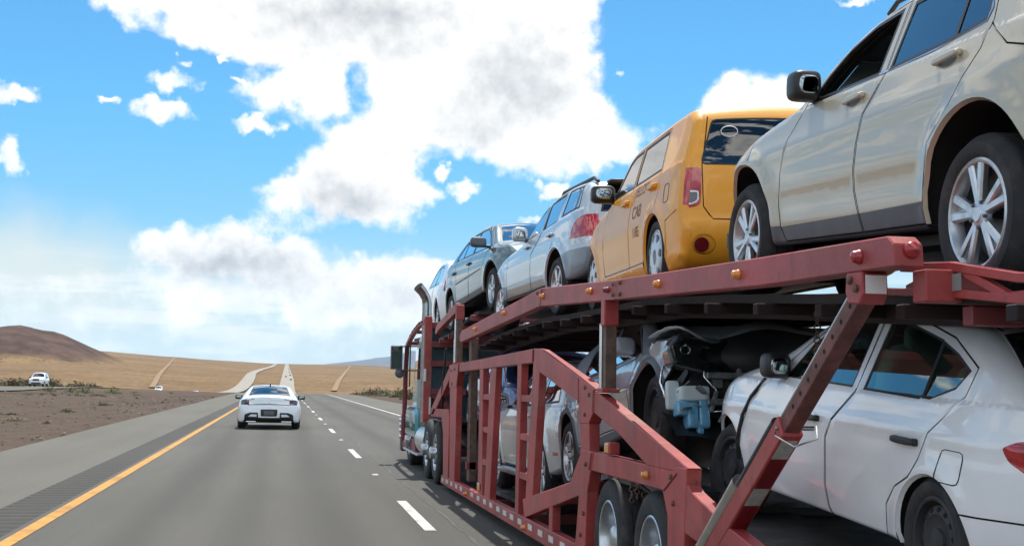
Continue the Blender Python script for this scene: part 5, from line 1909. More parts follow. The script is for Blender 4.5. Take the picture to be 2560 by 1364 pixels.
# ---- silver two-tone SUV
P_SILVER = paint('silver_blue', (0.46, 0.53, 0.57), 0.4, 0.36)
P_SLATE = paint('slate_lower', (0.17, 0.21, 0.25), 0.2, 0.45)
TLS = [(-1.92, 0.72), (-1.935, 0.83), (-1.99, 0.925), (-2.08, 0.985), (-2.2, 1.01), (-2.4, 1.01), (-2.4, 0.72)]
sp = dict(paint=P_SILVER, hw=0.89, zs=0.36, zb=(1.005, -0.035), shin=0.04, tuck=0.03, tum=0.30, r=0.09, rad=0.33, tw=0.22, gap=0.005,
    taper=(1.15, 0.24, -1.8, 0.13), arches=[(1.41, 0.33, 0.42), (-1.41, 0.33, 0.42)], wheel=('spoke6', 0.22), flare=0.03,
    sil=[(-1.95, 0.36), (-2.16, 0.40), (-2.27, 0.52), (-2.30, 0.72), (-2.28, 0.92), (-2.23, 1.08), (-2.16, 1.25), (-2.05, 1.36), (-1.8, 1.405), (-1.3, 1.43), (-0.85, 1.42), (-0.50, 1.365), (-0.20, 1.265), (0.06, 1.135), (0.27, 1.03), (0.55, 0.995), (1.03, 0.955), (1.42, 0.885), (1.68, 0.80), (1.82, 0.68), (1.86, 0.52), (1.80, 0.36)],
    doors=[[(0.18, 1.01), (-0.02, 1.135), (-0.28, 1.26), (-0.60, 1.355), (-0.665, 1.355), (-0.675, 1.02), (-0.50, 0.90), (-0.28, 0.80), (-0.262, 0.57), (-0.262, 0.38), (0.92, 0.38), (0.915, 0.70), (0.865, 0.93)],
           [(-0.68, 1.36), (-1.38, 1.375), (-1.31, 1.06), (-1.22, 0.82), (-1.0, 0.65), (-0.95, 0.38), (-0.275, 0.38), (-0.275, 0.57), (-0.295, 0.80), (-0.515, 0.90), (-0.69, 1.02)]],
    lower=[([(-2.4, 0.3), (2.3, 0.3), (2.3, 0.535), (1.2, 0.54), (-1.2, 0.545), (-1.85, 0.665), (-2.4, 0.67)], P_SLATE)],
    lower_door=[([(-0.27, 0.3), (1.0, 0.3), (1.0, 0.535), (-0.27, 0.545)], P_SLATE), ([(-1.3, 0.3), (-0.27, 0.3), (-0.27, 0.545), (-1.3, 0.55)], P_SLATE)],
    windows=[(0, [(0.12, 1.015), (-0.61, 1.04), (-0.605, 1.325), (-0.30, 1.225), (-0.04, 1.105)], G_DARK), (1, [(-0.72, 1.045), (-0.735, 1.325), (-1.32, 1.345), (-1.245, 1.07)], G_DARK), (None, [(-1.44, 1.10), (-1.50, 1.345), (-1.97, 1.33), (-2.01, 1.115)], G_DARK)],
    side=[('tail_light', REDLENS, TLS), ('tail_light_lower', CLEARLENS, [(-1.92, 0.72), (-1.925, 0.775), (-2.4, 0.775), (-2.4, 0.72)]),
          ('headlight', CLEARLENS, rounded([(1.48, 0.76), (1.72, 0.79), (1.9, 0.66), (1.9, 0.60), (1.6, 0.62)], 0.03))],
    ends=[('tail_light', REDLENS, 'rear', [(0.60, 0.775), (0.95, 0.775), (0.95, 1.01), (0.76, 1.0), (0.64, 0.92)]), ('tail_light', REDLENS, 'rear', mirror_y([(0.60, 0.775), (0.95, 0.775), (0.95, 1.01), (0.76, 1.0), (0.64, 0.92)])),
          ('rear_window', G_DARK, 'rear', [(-0.62, 1.05), (0.62, 1.05), (0.55, 1.31), (-0.55, 1.31)], dict(frame=0.02, sink=0.003)),
          ('rear_bumper', P_SLATE, 'rear', [(-0.9, 0.3), (0.9, 0.3), (0.9, 0.66), (-0.9, 0.66)]),
          ('windscreen', G_MID, 'top', [(-0.55, -0.45), (0.55, -0.45), (0.66, 0.24), (-0.66, 0.24)], dict(frame=0.03, sink=0.003)),
          ('grille', BLACKP, 'front', [(-0.4, 0.55), (0.4, 0.55), (0.4, 0.70), (-0.4, 0.70)])],
    seat_x=-0.45)
M = car_matrix((2.79, 15.306, 2.344), -1.17, 3.66, 0.87)
c = Car('silver_suv', M, sp).build()
tag(c.root, 'silver SUV with slate lower panels and black roof rails on the top deck', 'car', 'cars on the transporter')
c.handle(-0.02, -0.22, 0.91, door=0)
c.handle(-1.03, -1.22, 0.925, door=1)
c.mirror(0.12, 1.09, (0.12, 0.18, 0.17), P_SILVER, out=0.10)
for sd_ in (1, -1):
    mb = MB()
    mb.tube([(-0.75, sd_ * 0.64, 1.40), (-0.85, sd_ * 0.64, 1.455), (-1.95, sd_ * 0.62, 1.44), (-2.08, sd_ * 0.62, 1.38)], 0.02, 8)
    mb.build('roof_rail', BLACKP, c.root, smooth=60)
mb = MB()      # spoiler over the tailgate
sq(mb, (-2.17, 0, 1.365), (0.22, 1.1, 0.05), 0.4)
mb.build('rear_spoiler', BLACKP, c.root, smooth=60)

# ---- grey-green saloon facing backwards
P_SAGE = paint('sage_grey', (0.075, 0.125, 0.13), 0.4, 0.38)
sp = dict(paint=P_SAGE, hw=0.87, zs=0.33, zb=(1.035, -0.068), shin=0.035, tuck=0.03, tum=0.38, r=0.085, rad=0.32, tw=0.2, gap=0.006,
    taper=(1.35, 0.22, -1.6, 0.2), arches=[(1.45, 0.33, 0.42), (-1.45, 0.33, 0.42)], wheel=('spoke5', 0.21), flare=0.012,
    sil=[(-2.15, 0.34), (-2.32, 0.42), (-2.38, 0.62), (-2.36, 0.86), (-2.25, 1.05), (-2.0, 1.115), (-1.70, 1.16), (-1.15, 1.38), (-0.84, 1.475), (-0.5, 1.515), (-0.05, 1.51), (0.45, 1.47), (0.80, 1.40), (1.15, 1.20), (1.42, 1.04), (1.60, 0.98), (1.9, 0.92), (2.12, 0.83), (2.24, 0.70), (2.28, 0.52), (2.2, 0.34)],
    doors=[[(1.36, 0.97), (0.92, 1.27), (0.62, 1.415), (0.10, 1.45), (0.10, 1.06), (0.02, 0.90), (-0.02, 0.45), (-0.02, 0.345), (0.92, 0.345), (0.90, 0.7), (1.04, 0.80), (1.2, 0.92)],
           [(0.085, 1.45), (-0.45, 1.455), (-0.86, 1.385), (-1.12, 1.22), (-1.10, 1.10), (-1.03, 0.92), (-0.99, 0.70), (-0.97, 0.345), (-0.035, 0.345), (-0.035, 0.45), (0.005, 0.90), (0.085, 1.06)]],
    lower=[([(-1.0, 0.3), (0.95, 0.3), (0.95, 0.43), (-1.0, 0.445)], GREYP)],
    lower_door=[([(-0.03, 0.3), (0.95, 0.3), (0.95, 0.43), (-0.03, 0.437)], GREYP), ([(-1.0, 0.3), (-0.03, 0.3), (-0.03, 0.437), (-1.0, 0.445)], GREYP)],
    windows=[(0, [(1.27, 0.985), (0.90, 1.235), (0.60, 1.375), (0.14, 1.405), (0.14, 1.075)], G_MID), (1, [(0.05, 1.08), (0.05, 1.41), (-0.42, 1.41), (-0.60, 1.39), (-0.60, 1.115)], G_MID), (1, [(-0.63, 1.118), (-0.63, 1.38), (-0.84, 1.33), (-1.06, 1.20), (-1.05, 1.13)], G_MID)],
    side=[('rubbing_strip', BLACKP, [(-0.98, 0.715), (0.86, 0.70), (0.86, 0.725), (-0.98, 0.745)])],
    ends=[('windscreen', glass('glass_glare', (0.55, 0.58, 0.52), 2.2), 'top', [(-0.54, 0.83), (0.54, 0.83), (0.66, 1.42), (-0.66, 1.42)], dict(frame=0.03, sink=0.003)),
          ('rear_window', G_MID, 'top', [(-0.55, -1.15), (0.55, -1.15), (0.62, -1.66), (-0.62, -1.66)], dict(frame=0.03, sink=0.003)),
          ('headlight', CLEARLENS, 'front', [(0.42, 0.68), (0.82, 0.68), (0.82, 0.84), (0.45, 0.84)]), ('headlight', CLEARLENS, 'front', mirror_y([(0.42, 0.68), (0.82, 0.68), (0.82, 0.84), (0.45, 0.84)])),
          ('grille', BLACKP, 'front', [(-0.36, 0.66), (0.36, 0.66), (0.36, 0.80), (-0.36, 0.80)])],
    dent=lambda x, y, z: 0.05 * np.exp(-((x - 1.75) / 0.18)**2) * np.cos(5.5 * y + 1) * np.exp(-((y + 0.2) / 0.5)**2),
    seatmat=SEATT, lining=pmat('beige_lining', (0.3, 0.27, 0.22), 0.9))
M = car_matrix((2.842, 20.475, 2.622), 4.06, -175.64, 0.85, back=True)
c = Car('sage_saloon', M, sp).build()
tag(c.root, 'grey green saloon facing backwards with crumpled bonnet behind the truck cab, top deck', 'car', 'cars on the transporter')
c.handle(0.10, -0.12, 0.925, door=0)
c.handle(-1.03, -0.84 - 0.4, 0.935, door=1)
c.mirror(1.16, 1.06, (0.13, 0.24, 0.15), GREYP, out=0.17)

# ---- white hatchback above the truck cab
P_WHITE = paint('white', (0.78, 0.79, 0.80), 0.0, 0.35)
sp = dict(paint=P_WHITE, hw=0.86, zs=0.2, zb=(0.95, 0), shin=0.04, tuck=0.04, tum=0.33, r=0.09, rad=0.31, tw=0.2, gap=0.006,
    taper=(1.2, 0.24, -1.5, 0.16), arches=[(1.3, 0.31, 0.40), (-1.3, 0.31, 0.40)], wheel=('dark5', 0.205), grid=0.08,
    sil=[(-1.7, 0.22), (-1.88, 0.3), (-1.93, 0.55), (-1.9, 0.85), (-1.82, 1.1), (-1.66, 1.32), (-1.3, 1.42), (-0.6, 1.46), (0.0, 1.42), (0.4, 1.25), (0.75, 1.02), (1.1, 0.93), (1.5, 0.84), (1.78, 0.68), (1.86, 0.45), (1.8, 0.22)],
    doors=[[(0.6, 0.98), (0.25, 1.22), (-0.1, 1.35), (-0.4, 1.38), (-0.42, 0.3), (0.75, 0.3), (0.8, 0.7)], [(-0.43, 1.38), (-1.1, 1.32), (-1.25, 0.95), (-1.0, 0.7), (-0.85, 0.3), (-0.43, 0.3)]],
    windows=[(0, [(0.55, 0.985), (0.22, 1.2), (-0.1, 1.32), (-0.36, 1.34), (-0.37, 0.99)], G_DARK), (1, [(-0.48, 0.99), (-0.48, 1.34), (-1.05, 1.28), (-1.16, 1.0)], G_DARK)],
    side=[('tail_light', DREDLENS, rounded([(-1.72, 1.05), (-1.95, 1.05), (-1.95, 0.82), (-1.78, 0.80)], 0.03))],
    ends=[('windscreen', G_MID, 'top', [(-0.55, 0.1), (0.55, 0.1), (0.64, 0.7), (-0.64, 0.7)], dict(frame=0.03)), ('rear_window', G_DARK, 'rear', [(-0.55, 1.02), (0.55, 1.02), (0.5, 1.28), (-0.5, 1.28)], dict(frame=0.03)),
          ('number_plate', CLEARLENS, 'rear', [(-0.17, 0.72), (0.17, 0.72), (0.17, 0.83), (-0.17, 0.83)])])
M = car_matrix((2.86, 26.35, 2.62), 1.0, 0, 0.84)
c = Car('white_hatchback', M, sp).build()
tag(c.root, 'white hatchback partly hidden above the truck cab, foremost car of the top deck', 'car', 'cars on the transporter')

# ---- white saloon, rear of the lower deck
P_PEARL = paint('fleet_white', (0.82, 0.84, 0.85), 0.0, 0.33, amt=0.10)
sp = dict(paint=P_PEARL, hw=0.87, zs=0.215, zb=(0.905, -0.012), shin=0.05, tuck=0.045, tum=0.40, r=0.08, rad=0.30, tw=0.19, gap=0.0042,
    taper=(1.2, 0.26, -1.5, 0.20), arches=[(1.372, 0.27, 0.37), (-1.372, 0.25, 0.345)], wheel=('steel', 0.195), flare=0.012,
    crease=[(0.74, 0.012, 0.035, -0.02)],
    sil=[(-2.02, 0.24), (-2.2, 0.32), (-2.27, 0.52), (-2.26, 0.72), (-2.2, 0.90), (-2.1, 0.965), (-1.92, 1.00), (-1.74, 1.09), (-1.50, 1.215), (-1.20, 1.29), (-0.88, 1.335), (-0.40, 1.365), (-0.06, 1.34), (0.26, 1.255), (0.66, 1.09), (0.86, 1.01), (1.10, 0.965), (1.36, 0.91), (1.60, 0.84), (1.80, 0.76), (1.92, 0.66), (1.95, 0.52), (1.90, 0.24)],
    doors=[[(0.64, 0.96), (0.36, 1.13), (0.07, 1.265), (-0.10, 1.305), (-0.465, 1.305), (-0.465, 0.925), (-0.47, 0.90), (-0.29, 0.745), (-0.215, 0.65), (-0.208, 0.40), (-0.225, 0.29), (-0.26, 0.245), (1.03, 0.25), (1.07, 0.40), (1.06, 0.57), (0.955, 0.76), (0.74, 0.90)],
           [(-0.48, 1.305), (-0.88, 1.278), (-1.26, 1.20), (-1.56, 1.075), (-1.545, 0.95), (-1.345, 0.775), (-1.27, 0.65), (-1.19, 0.56), (-1.045, 0.50), (-0.935, 0.40), (-0.905, 0.245), (-0.275, 0.245), (-0.238, 0.29), (-0.222, 0.40), (-0.228, 0.65), (-0.305, 0.745), (-0.485, 0.90)]],
    windows=[(0, [(0.50, 0.935), (-0.395, 0.933), (-0.405, 1.262), (-0.11, 1.265), (0.06, 1.228), (0.30, 1.12)], G_GREEN), (1, [(-0.555, 0.93), (-0.565, 1.262), (-0.80, 1.245), (-1.155, 1.178), (-1.165, 0.935), (-1.16, 0.925)], G_GREEN), (1, [(-1.19, 0.93), (-1.18, 1.168), (-1.34, 1.12), (-1.495, 1.055), (-1.435, 0.985), (-1.26, 0.93)], G_GREEN)],
    frame=TRIM, frw=0.012,
    gaps=[[(-1.51, 0.456), (-1.75, 0.462), (-2.1, 0.478)]],
    side=[('tail_light', REDLENS, rounded([(-1.97, 0.80), (-1.89, 0.765), (-1.92, 0.715), (-2.06, 0.65), (-2.3, 0.67), (-2.3, 0.83)], 0.02))],
    ends=[('windscreen', G_GREEN, 'top', [(-0.56, 0.03), (0.56, 0.03), (0.68, 0.80), (-0.68, 0.80)], dict(frame=0.03, sink=0.003)),
          ('rear_window', G_GREEN, 'top', [(-0.56, -1.52), (0.56, -1.52), (0.64, -1.86), (-0.64, -1.86)], dict(frame=0.035, sink=0.003)),
          ('roof_moulding', TRIM, 'top', [(0.565, -1.45), (0.575, -1.45), (0.575, 0.0), (0.565, 0.0)]),
          ('engine_bay', BLACKP, 'front', [(-0.9, 0.2), (0.9, 0.2), (0.9, 0.70), (-0.9, 0.70)])],
    cuts=[[(1.74, 0.1), (2.2, 0.1), (2.2, 0.66), (1.86, 0.62), (1.78, 0.52)]],
    lining=pmat('grey_lining', (0.42, 0.43, 0.41), 0.9), seatmat=pmat('grey_seat_cloth', (0.30, 0.31, 0.30), 0.9), wheel_tilt={(0, 1): (0.12, 0.10, 0)}, seat_x=-0.15)
M = car_matrix((2.85, 6.899, 0.743), 3.38, 0, 0.85)
c = Car('white_saloon', M, sp).build()
tag(c.root, 'white saloon with black door handles and steel wheels at the rear of the lower deck', 'car', 'cars on the transporter')
c.sp['cupmat'] = P_PEARL
c.handle(0.07, -0.15, 0.738, BLACKP, door=0, h=0.034)
c.handle(-1.03, -1.26, 0.722, BLACKP, door=1, h=0.034)
c.mirror(0.53, 0.99, (0.16, 0.16, 0.15), BLACKP, out=0.075)
VE = c
fl = rounded([(-1.475, 0.718), (-1.655, 0.718), (-1.625, 0.575), (-1.43, 0.575)], 0.03)
for q in strip(fl, 0.003, True):
    pass
mb = MB()
for sd_ in (1,):
    mb.tube([(x, c.W(x, z) + 0.001, z) for x, z in fl + [fl[0]]], 0.0028, 5)
mb.build('fuel_flap_gap', GAP, c.root)
# torn strip standing open along the front door edge
mb = MB()
pts = [(0.80, 0.90), (0.93, 0.78), (1.03, 0.66), (1.075, 0.52), (1.09, 0.38)]
for a, b in zip(pts[:-1], pts[1:]):
    mb.beam((a[0], c.W(*a) + 0.006, a[1]), (b[0], c.W(*b) + 0.006, b[1]), 0.012, 0.030, up=(0, 1, 0))
mb.build('torn_door_seal', BLACKP, c.root)

# ---- grey crossover with its front end torn away, facing backwards
P_GREY = paint('storm_grey', (0.42, 0.46, 0.50), 0.35, 0.34)
sp = dict(paint=P_GREY, hw=0.90, zs=0.30, zb=(0.965, -0.045), shin=0.05, tuck=0.04, tum=0.40, r=0.09, rad=0.36, tw=0.23, gap=0.005,
    taper=(1.55, 0.16, -1.6, 0.2), arches=[(1.478, 0.36, 0.44), (-1.478, 0.36, 0.44)], wheel=('dark5', 0.245), wheel_by={0: ('steel', 0.245)}, flare=0.03, crease=[(0.72, 0.016, 0.06, -0.05)],
    sil=[(-2.1, 0.32), (-2.28, 0.42), (-2.34, 0.65), (-2.3, 0.95), (-2.15, 1.2), (-1.95, 1.36), (-1.5, 1.46), (-0.8, 1.50), (-0.1, 1.475), (0.35, 1.42), (0.68, 1.33), (1.0, 1.16), (1.2, 1.055), (1.4, 1.02), (1.75, 0.96), (2.02, 0.88), (2.08, 0.78), (2.06, 0.70), (1.98, 0.60), (1.95, 0.32)],
    doors=[[(1.12, 0.95), (0.85, 1.16), (0.58, 1.325), (0.1, 1.43), (-0.1, 1.43), (-0.1, 1.0), (-0.05, 0.8), (-0.02, 0.42), (0.92, 0.40), (0.90, 0.66), (1.0, 0.80)],
           [(-0.115, 1.43), (-0.6, 1.43), (-1.05, 1.35), (-1.2, 1.1), (-1.15, 0.9), (-1.0, 0.7), (-0.98, 0.42), (-0.035, 0.42), (-0.065, 0.8), (-0.115, 1.0)]],
    lower=[([(-2.4, 0.2), (2.3, 0.2), (2.3, 0.40), (-2.4, 0.40)], GREYP)],
    windows=[(0, [(1.06, 0.965), (0.84, 1.135), (0.56, 1.29), (0.09, 1.388), (-0.06, 1.39), (-0.06, 1.01)], G_DARK), (1, [(-0.16, 1.015), (-0.16, 1.39), (-0.6, 1.39), (-1.0, 1.31), (-1.12, 1.08)], G_DARK)],
    archtrim=[(0.05, GREYP)],
    ends=[('windscreen', G_MID, 'top', [(-0.54, 0.55), (0.54, 0.55), (0.66, 1.22), (-0.66, 1.22)], dict(frame=0.03, sink=0.003)),
          ('engine_bay', BLACKP, 'front', [(-1, 0.2), (1, 0.2), (1, 0.86), (-1, 0.86)])],
    cuts=[[(1.80, 0.1), (2.3, 0.1), (2.3, 0.86), (2.06, 0.79), (1.95, 0.72), (1.90, 0.60), (1.84, 0.5)]],
    dent=lambda x, y, z: np.where(x > 1.35, 0.06 * np.exp(-((x - 1.95) / 0.2)**2) * (1 + 0.5 * np.cos(6 * y)) + 0.02 * np.cos(9 * y + 4 * x) * np.clip((x - 1.35) / 0.5, 0, 1), 0),
    nowheel=(), wheel_tilt={(0, -1): (-0.05, 0.03, 0)})
M = car_matrix((2.86, 11.53, 0.804), 8.8, 180, 0.88, back=True)
c = Car('wrecked_grey_crossover', M, sp).build()
tag(c.root, 'grey crossover facing backwards with its front bumper torn off, middle of the lower deck', 'car', 'cars on the transporter')
c.mirror(0.92, 1.03, (0.15, 0.22, 0.16), P_GREY, out=0.13)
c.handle(0.15, -0.06, 0.86, door=0)
MU = c
# broken front: headlamp hanging, buckled bonnet, radiator support, washer bottle with blue fluid, torn liner
rs = random.Random(5)
LAMPG = glass('lamp_glass', (0.75, 0.80, 0.80), 1.2)
for sd_ in (1, -1):
    P_ = [(sd_ * y, z) for y, z in ((0.16, 0.70), (0.26, 0.635), (0.62, 0.63), (0.87, 0.69), (0.90, 0.82), (0.82, 0.93), (0.40, 0.86), (0.18, 0.79))]
    h_ = MB().plate(P_, 1.90, 2.08).build('headlight', pmat('lamp_housing', (0.10, 0.11, 0.115), 0.25, 0.3, coat=0.8, vary=0.4, vscale=14), c.root, bevel=0.02)
    mb = MB()
    mb.plate([(y * 0.97, z) for y, z in P_], 2.09, 2.115)
    mb.build('lamp_cover', LAMPG, h_, bevel=0.01)
    for k, (y, z, r_) in enumerate(((0.42, 0.74, 0.055), (0.60, 0.765, 0.06), (0.76, 0.80, 0.04))):
        mb = MB()
        mb.lathe([(0.0, -0.02), (r_ * 0.5, -0.015), (r_, 0.012), (r_ * 1.05, 0.01)], 14, axis='x', c=(2.082, sd_ * y, z))
        mb.build('lamp_bowl', CHROME, h_, smooth=40)
# bonnet pushed up and folded
n_, m_ = 26, 16
pv = []
for i in range(n_):
    y = -0.80 + 1.6 * i / (n_ - 1)
    for j in range(m_):
        q = j / (m_ - 1)
        x = 1.22 + 0.92 * q - 0.10 * q * math.cos(2.2 * y)
        z = 1.045 + 0.035 * math.cos(1.6 * y) - 0.06 * q + 0.05 * math.sin(3.1 * q + 0.6) * (0.6 + 0.4 * math.sin(2.5 * y + 1))
        z += 0.030 * max(0, math.sin(7 * y + 3 * q)) * q + rs.uniform(-0.004, 0.004)
        if q > 0.85:
            z -= (q - 0.85) * (0.5 + 0.4 * math.sin(9 * y))
        pv.append((x, y, z))
mb = MB()
mb.add(pv, [(i * m_ + j, i * m_ + j + 1, (i + 1) * m_ + j + 1, (i + 1) * m_ + j) for i in range(n_ - 1) for j in range(m_ - 1)])
bo = mb.build('bonnet', P_GREY, c.root, smooth=30)
so = bo.modifiers.new('thickness', 'SOLIDIFY')
so.thickness = 0.018
# crumpled wing edge and torn bumper brackets
for sd_ in (1, -1):
    pv = []
    for i in range(10):
        t_ = i / 9
        for j in range(5):
            q = j / 4
            pv.append((1.62 + 0.42 * t_, sd_ * (0.885 - 0.10 * t_ * t_ + 0.02 * math.sin(9 * t_ + 4 * q)), 0.93 - 0.05 * t_ - q * (0.15 + 0.06 * math.sin(5 * t_)) + rs.uniform(-0.012, 0.012)))
    mb = MB()
    mb.add(pv, [(i * 5 + j, i * 5 + j + 1, (i + 1) * 5 + j + 1, (i + 1) * 5 + j) for i in range(9) for j in range(4)])
    mb.build('crumpled_wing', P_GREY, c.root, smooth=25)
    mb = MB()
    mb.beam((1.95, sd_ * 0.50, 0.58), (2.10, sd_ * 0.52, 0.56), 0.08, 0.10)
    mb.build('crash_box', ALLOYD, c.root, bevel=0.006)
mb = MB()
for k in range(12):
    a = (2.08 + rs.uniform(-0.03, 0.10), rs.uniform(-0.8, 0.3), rs.uniform(0.35, 0.66))
    b_ = (a[0] + rs.uniform(-0.05, 0.1), a[1] + rs.uniform(-0.15, 0.15), a[2] + rs.uniform(-0.16, 0.1))
    mb.beam(a, b_, rs.uniform(0.015, 0.05), rs.uniform(0.01, 0.03))
mb.build('broken_brackets', pmat('dull_grey_metal', (0.17, 0.175, 0.18), 0.5, 0.5, vary=0.4, vscale=18), c.root, bevel=0.003)['kind'] = 'stuff'
mb = MB()
mb.tube([(2.16, -0.30, 0.52), (2.20, 0.0, 0.50), (2.15, 0.4, 0.54)], 0.05, 10)
mb.build('radiator_hose', HOSE, c.root, smooth=50)
DULL = pmat('dull_grey_metal', (0.17, 0.175, 0.18), 0.5, 0.5, vary=0.4, vscale=18)
for zz in (0.40, 0.60):
    MB().beam((2.13, -0.62, zz), (2.13, 0.62, zz), 0.05, 0.05).build('radiator_support', DULL, c.root, bevel=0.006)
for yy in (-0.36, 0.05, 0.45):
    MB().beam((2.12, yy, 0.34), (2.12, yy, 0.66), 0.045, 0.035, up=(0, 1, 0)).build('support_strut', DULL, c.root, bevel=0.005)
mb = MB()
for k in range(12):
    mb.box((2.09, -0.34, 0.38 + k * 0.019), (2.105, 0.60, 0.388 + k * 0.019))
mb.build('radiator_fins', pmat('radiator_core', (0.06, 0.062, 0.065), 0.6, 0.4), c.root)['kind'] = 'stuff'
WASHER = pmat('washer_bottle_plastic', (0.60, 0.69, 0.70), 0.4, vary=0.1)
FLUID = pmat('blue_washer_fluid', (0.17, 0.45, 0.66), 0.15, vary=0.2, vscale=12, coat=0.6)
mb = MB()
sq(mb, (2.02, -0.70, 0.47), (0.18, 0.24, 0.12), 0.3)
sq(mb, (1.97, -0.84, 0.47), (0.07, 0.10, 0.22), 0.3)
w_ = mb.build('washer_bottle', WASHER, c.root, smooth=50)
mb = MB()
sq(mb, (2.02, -0.63, 0.33), (0.16, 0.085, 0.24), 0.25)
sq(mb, (2.02, -0.72, 0.31), (0.15, 0.085, 0.20), 0.25)
sq(mb, (2.03, -0.66, 0.22), (0.10, 0.05, 0.10), 0.3)
sq(mb, (2.02, -0.79, 0.36), (0.15, 0.10, 0.11), 0.3)
mb.build('washer_fluid', FLUID, w_, smooth=50)
mb = MB()
mb.tube([(1.85, -0.86, 0.72), (1.92, -0.90, 0.66), (1.90, -0.91, 0.58), (1.95, -0.90, 0.50), (1.92, -0.88, 0.43)], 0.010, 6)
mb.tube([(2.05, -0.60, 0.74), (2.08, -0.62, 0.60), (2.12, -0.55, 0.5), (2.05, -0.5, 0.42)], 0.008, 6)
mb.tube([(1.9, -0.8, 0.36), (2.1, -0.6, 0.33), (2.12, -0.2, 0.36), (2.0, 0.2, 0.34)], 0.006, 6)
mb.build('loose_wiring', CHROME, c.root, smooth=60)
mb = MB()
pv = []
for i in range(9):
    for j in range(5):
        pv.append((1.80 + 0.09 * j + rs.uniform(-0.02, 0.02), -0.88 + i * 0.2, 0.40 - 0.07 * j + rs.uniform(-0.05, 0.03)))
mb.add(pv, [(i * 5 + j, i * 5 + j + 1, (i + 1) * 5 + j + 1, (i + 1) * 5 + j) for i in range(8) for j in range(4)])
mb.build('torn_splash_guard', BLACKP, c.root, smooth=50)
mb = MB()
pv = []
for i in range(7):
    t = i / 6
    pv += [(1.72 + 0.34 * t, -0.84 + 0.10 * t * t, 0.70 - 0.12 * math.sin(t * 3)), (1.74 + 0.32 * t, -0.86 + 0.12 * t * t, 0.63 - 0.14 * math.sin(t * 3) + rs.uniform(-0.02, 0.02))]
mb.add(pv, [(2 * i, 2 * i + 1, 2 * i + 3, 2 * i + 2) for i in range(6)])
mb.build('torn_fender_liner', BLACKP, c.root, smooth=50)

# ---- silver SUV in the belly of the trailer
P_PLAT = paint('platinum', (0.60, 0.64, 0.66), 0.3, 0.34)
TLE = rounded([(-2.02, 1.03), (-2.2, 1.03), (-2.22, 0.76), (-2.1, 0.76)], 0.02)
sp = dict(paint=P_PLAT, hw=0.90, zs=0.30, zb=(1.06, -0.01), shin=0.04, tuck=0.05, tum=0.33, r=0.09, rad=0.36, tw=0.23, gap=0.006,
    taper=(1.5, 0.22, -1.6, 0.12), arches=[(1.487, 0.36, 0.43), (-1.487, 0.36, 0.43)], wheel=('spoke5', 0.24), flare=0.02,
    sil=[(-1.98, 0.36), (-2.2, 0.42), (-2.32, 0.52), (-2.32, 0.72), (-2.24, 0.76), (-2.24, 1.02), (-2.14, 1.3), (-2.0, 1.48), (-1.6, 1.55), (-0.8, 1.58), (-0.1, 1.53), (0.35, 1.33), (0.75, 1.13), (1.0, 1.09), (1.5, 1.03), (1.85, 0.93), (2.05, 0.75), (2.1, 0.5), (2.0, 0.32)],
    doors=[[(0.65, 1.09), (0.3, 1.3), (-0.1, 1.45), (-0.35, 1.47), (-0.37, 0.36), (0.95, 0.36), (0.98, 0.6), (0.85, 0.95)], [(-0.385, 1.47), (-1.15, 1.46), (-1.2, 1.05), (-1.05, 0.75), (-0.98, 0.36), (-0.385, 0.36)]],
    windows=[(0, [(0.58, 1.10), (0.28, 1.27), (-0.1, 1.41), (-0.31, 1.43), (-0.32, 1.10)], G_MID), (1, [(-0.43, 1.10), (-0.43, 1.43), (-1.1, 1.42), (-1.14, 1.10)], G_MID), (None, [(-1.3, 1.12), (-1.28, 1.43), (-1.85, 1.40), (-2.0, 1.14)], G_MID)],
    side=[('tail_light', CLEARLENS, TLE), ('headlight', CLEARLENS, rounded([(1.65, 0.92), (1.9, 0.88), (2.1, 0.7), (1.75, 0.72)], 0.03)), ('side_marker', REDLENS, rounded([(-2.02, 0.60), (-2.16, 0.60), (-2.16, 0.565), (-2.02, 0.565)], 0.01))],
    ends=[('windscreen', G_MID, 'top', [(-0.55, 0.0), (0.55, 0.0), (0.68, 0.72), (-0.68, 0.72)], dict(frame=0.03, sink=0.003)), ('rear_window', G_MID, 'rear', [(-0.6, 1.08), (0.6, 1.08), (0.55, 1.42), (-0.55, 1.42)], dict(frame=0.03, sink=0.003)),
          ('grille', CHROME, 'front', [(-0.45, 0.6), (0.45, 0.6), (0.45, 0.85), (-0.45, 0.85)]),
          ('tail_light', REDLENS, 'rear', [(0.66, 0.77), (0.85, 0.77), (0.85, 1.02), (0.7, 1.02)]), ('tail_light', REDLENS, 'rear', mirror_y([(0.66, 0.77), (0.85, 0.77), (0.85, 1.02), (0.7, 1.02)]))],
    seat_x=-0.1)
M = car_matrix((2.80, 15.726, 0.318), -0.71, 0, 0.88)
c = Car('platinum_suv', M, sp).build()
tag(c.root, 'platinum SUV with running boards seen through the red frame, lower deck belly', 'car', 'cars on the transporter')
c.mirror(0.62, 1.14, (0.15, 0.22, 0.19), P_PLAT, out=0.16)
c.handle(-0.05, -0.28, 0.95, CHROME, door=0)
c.handle(-0.85, -1.08, 0.95, CHROME, door=1)
for sd_ in (1, -1):
    mb = MB()
    sq(mb, (0.0, sd_ * 0.92, 0.30), (1.9, 0.16, 0.06), 0.3)
    mb.build('running_board', ALLOY, c.root, smooth=50)

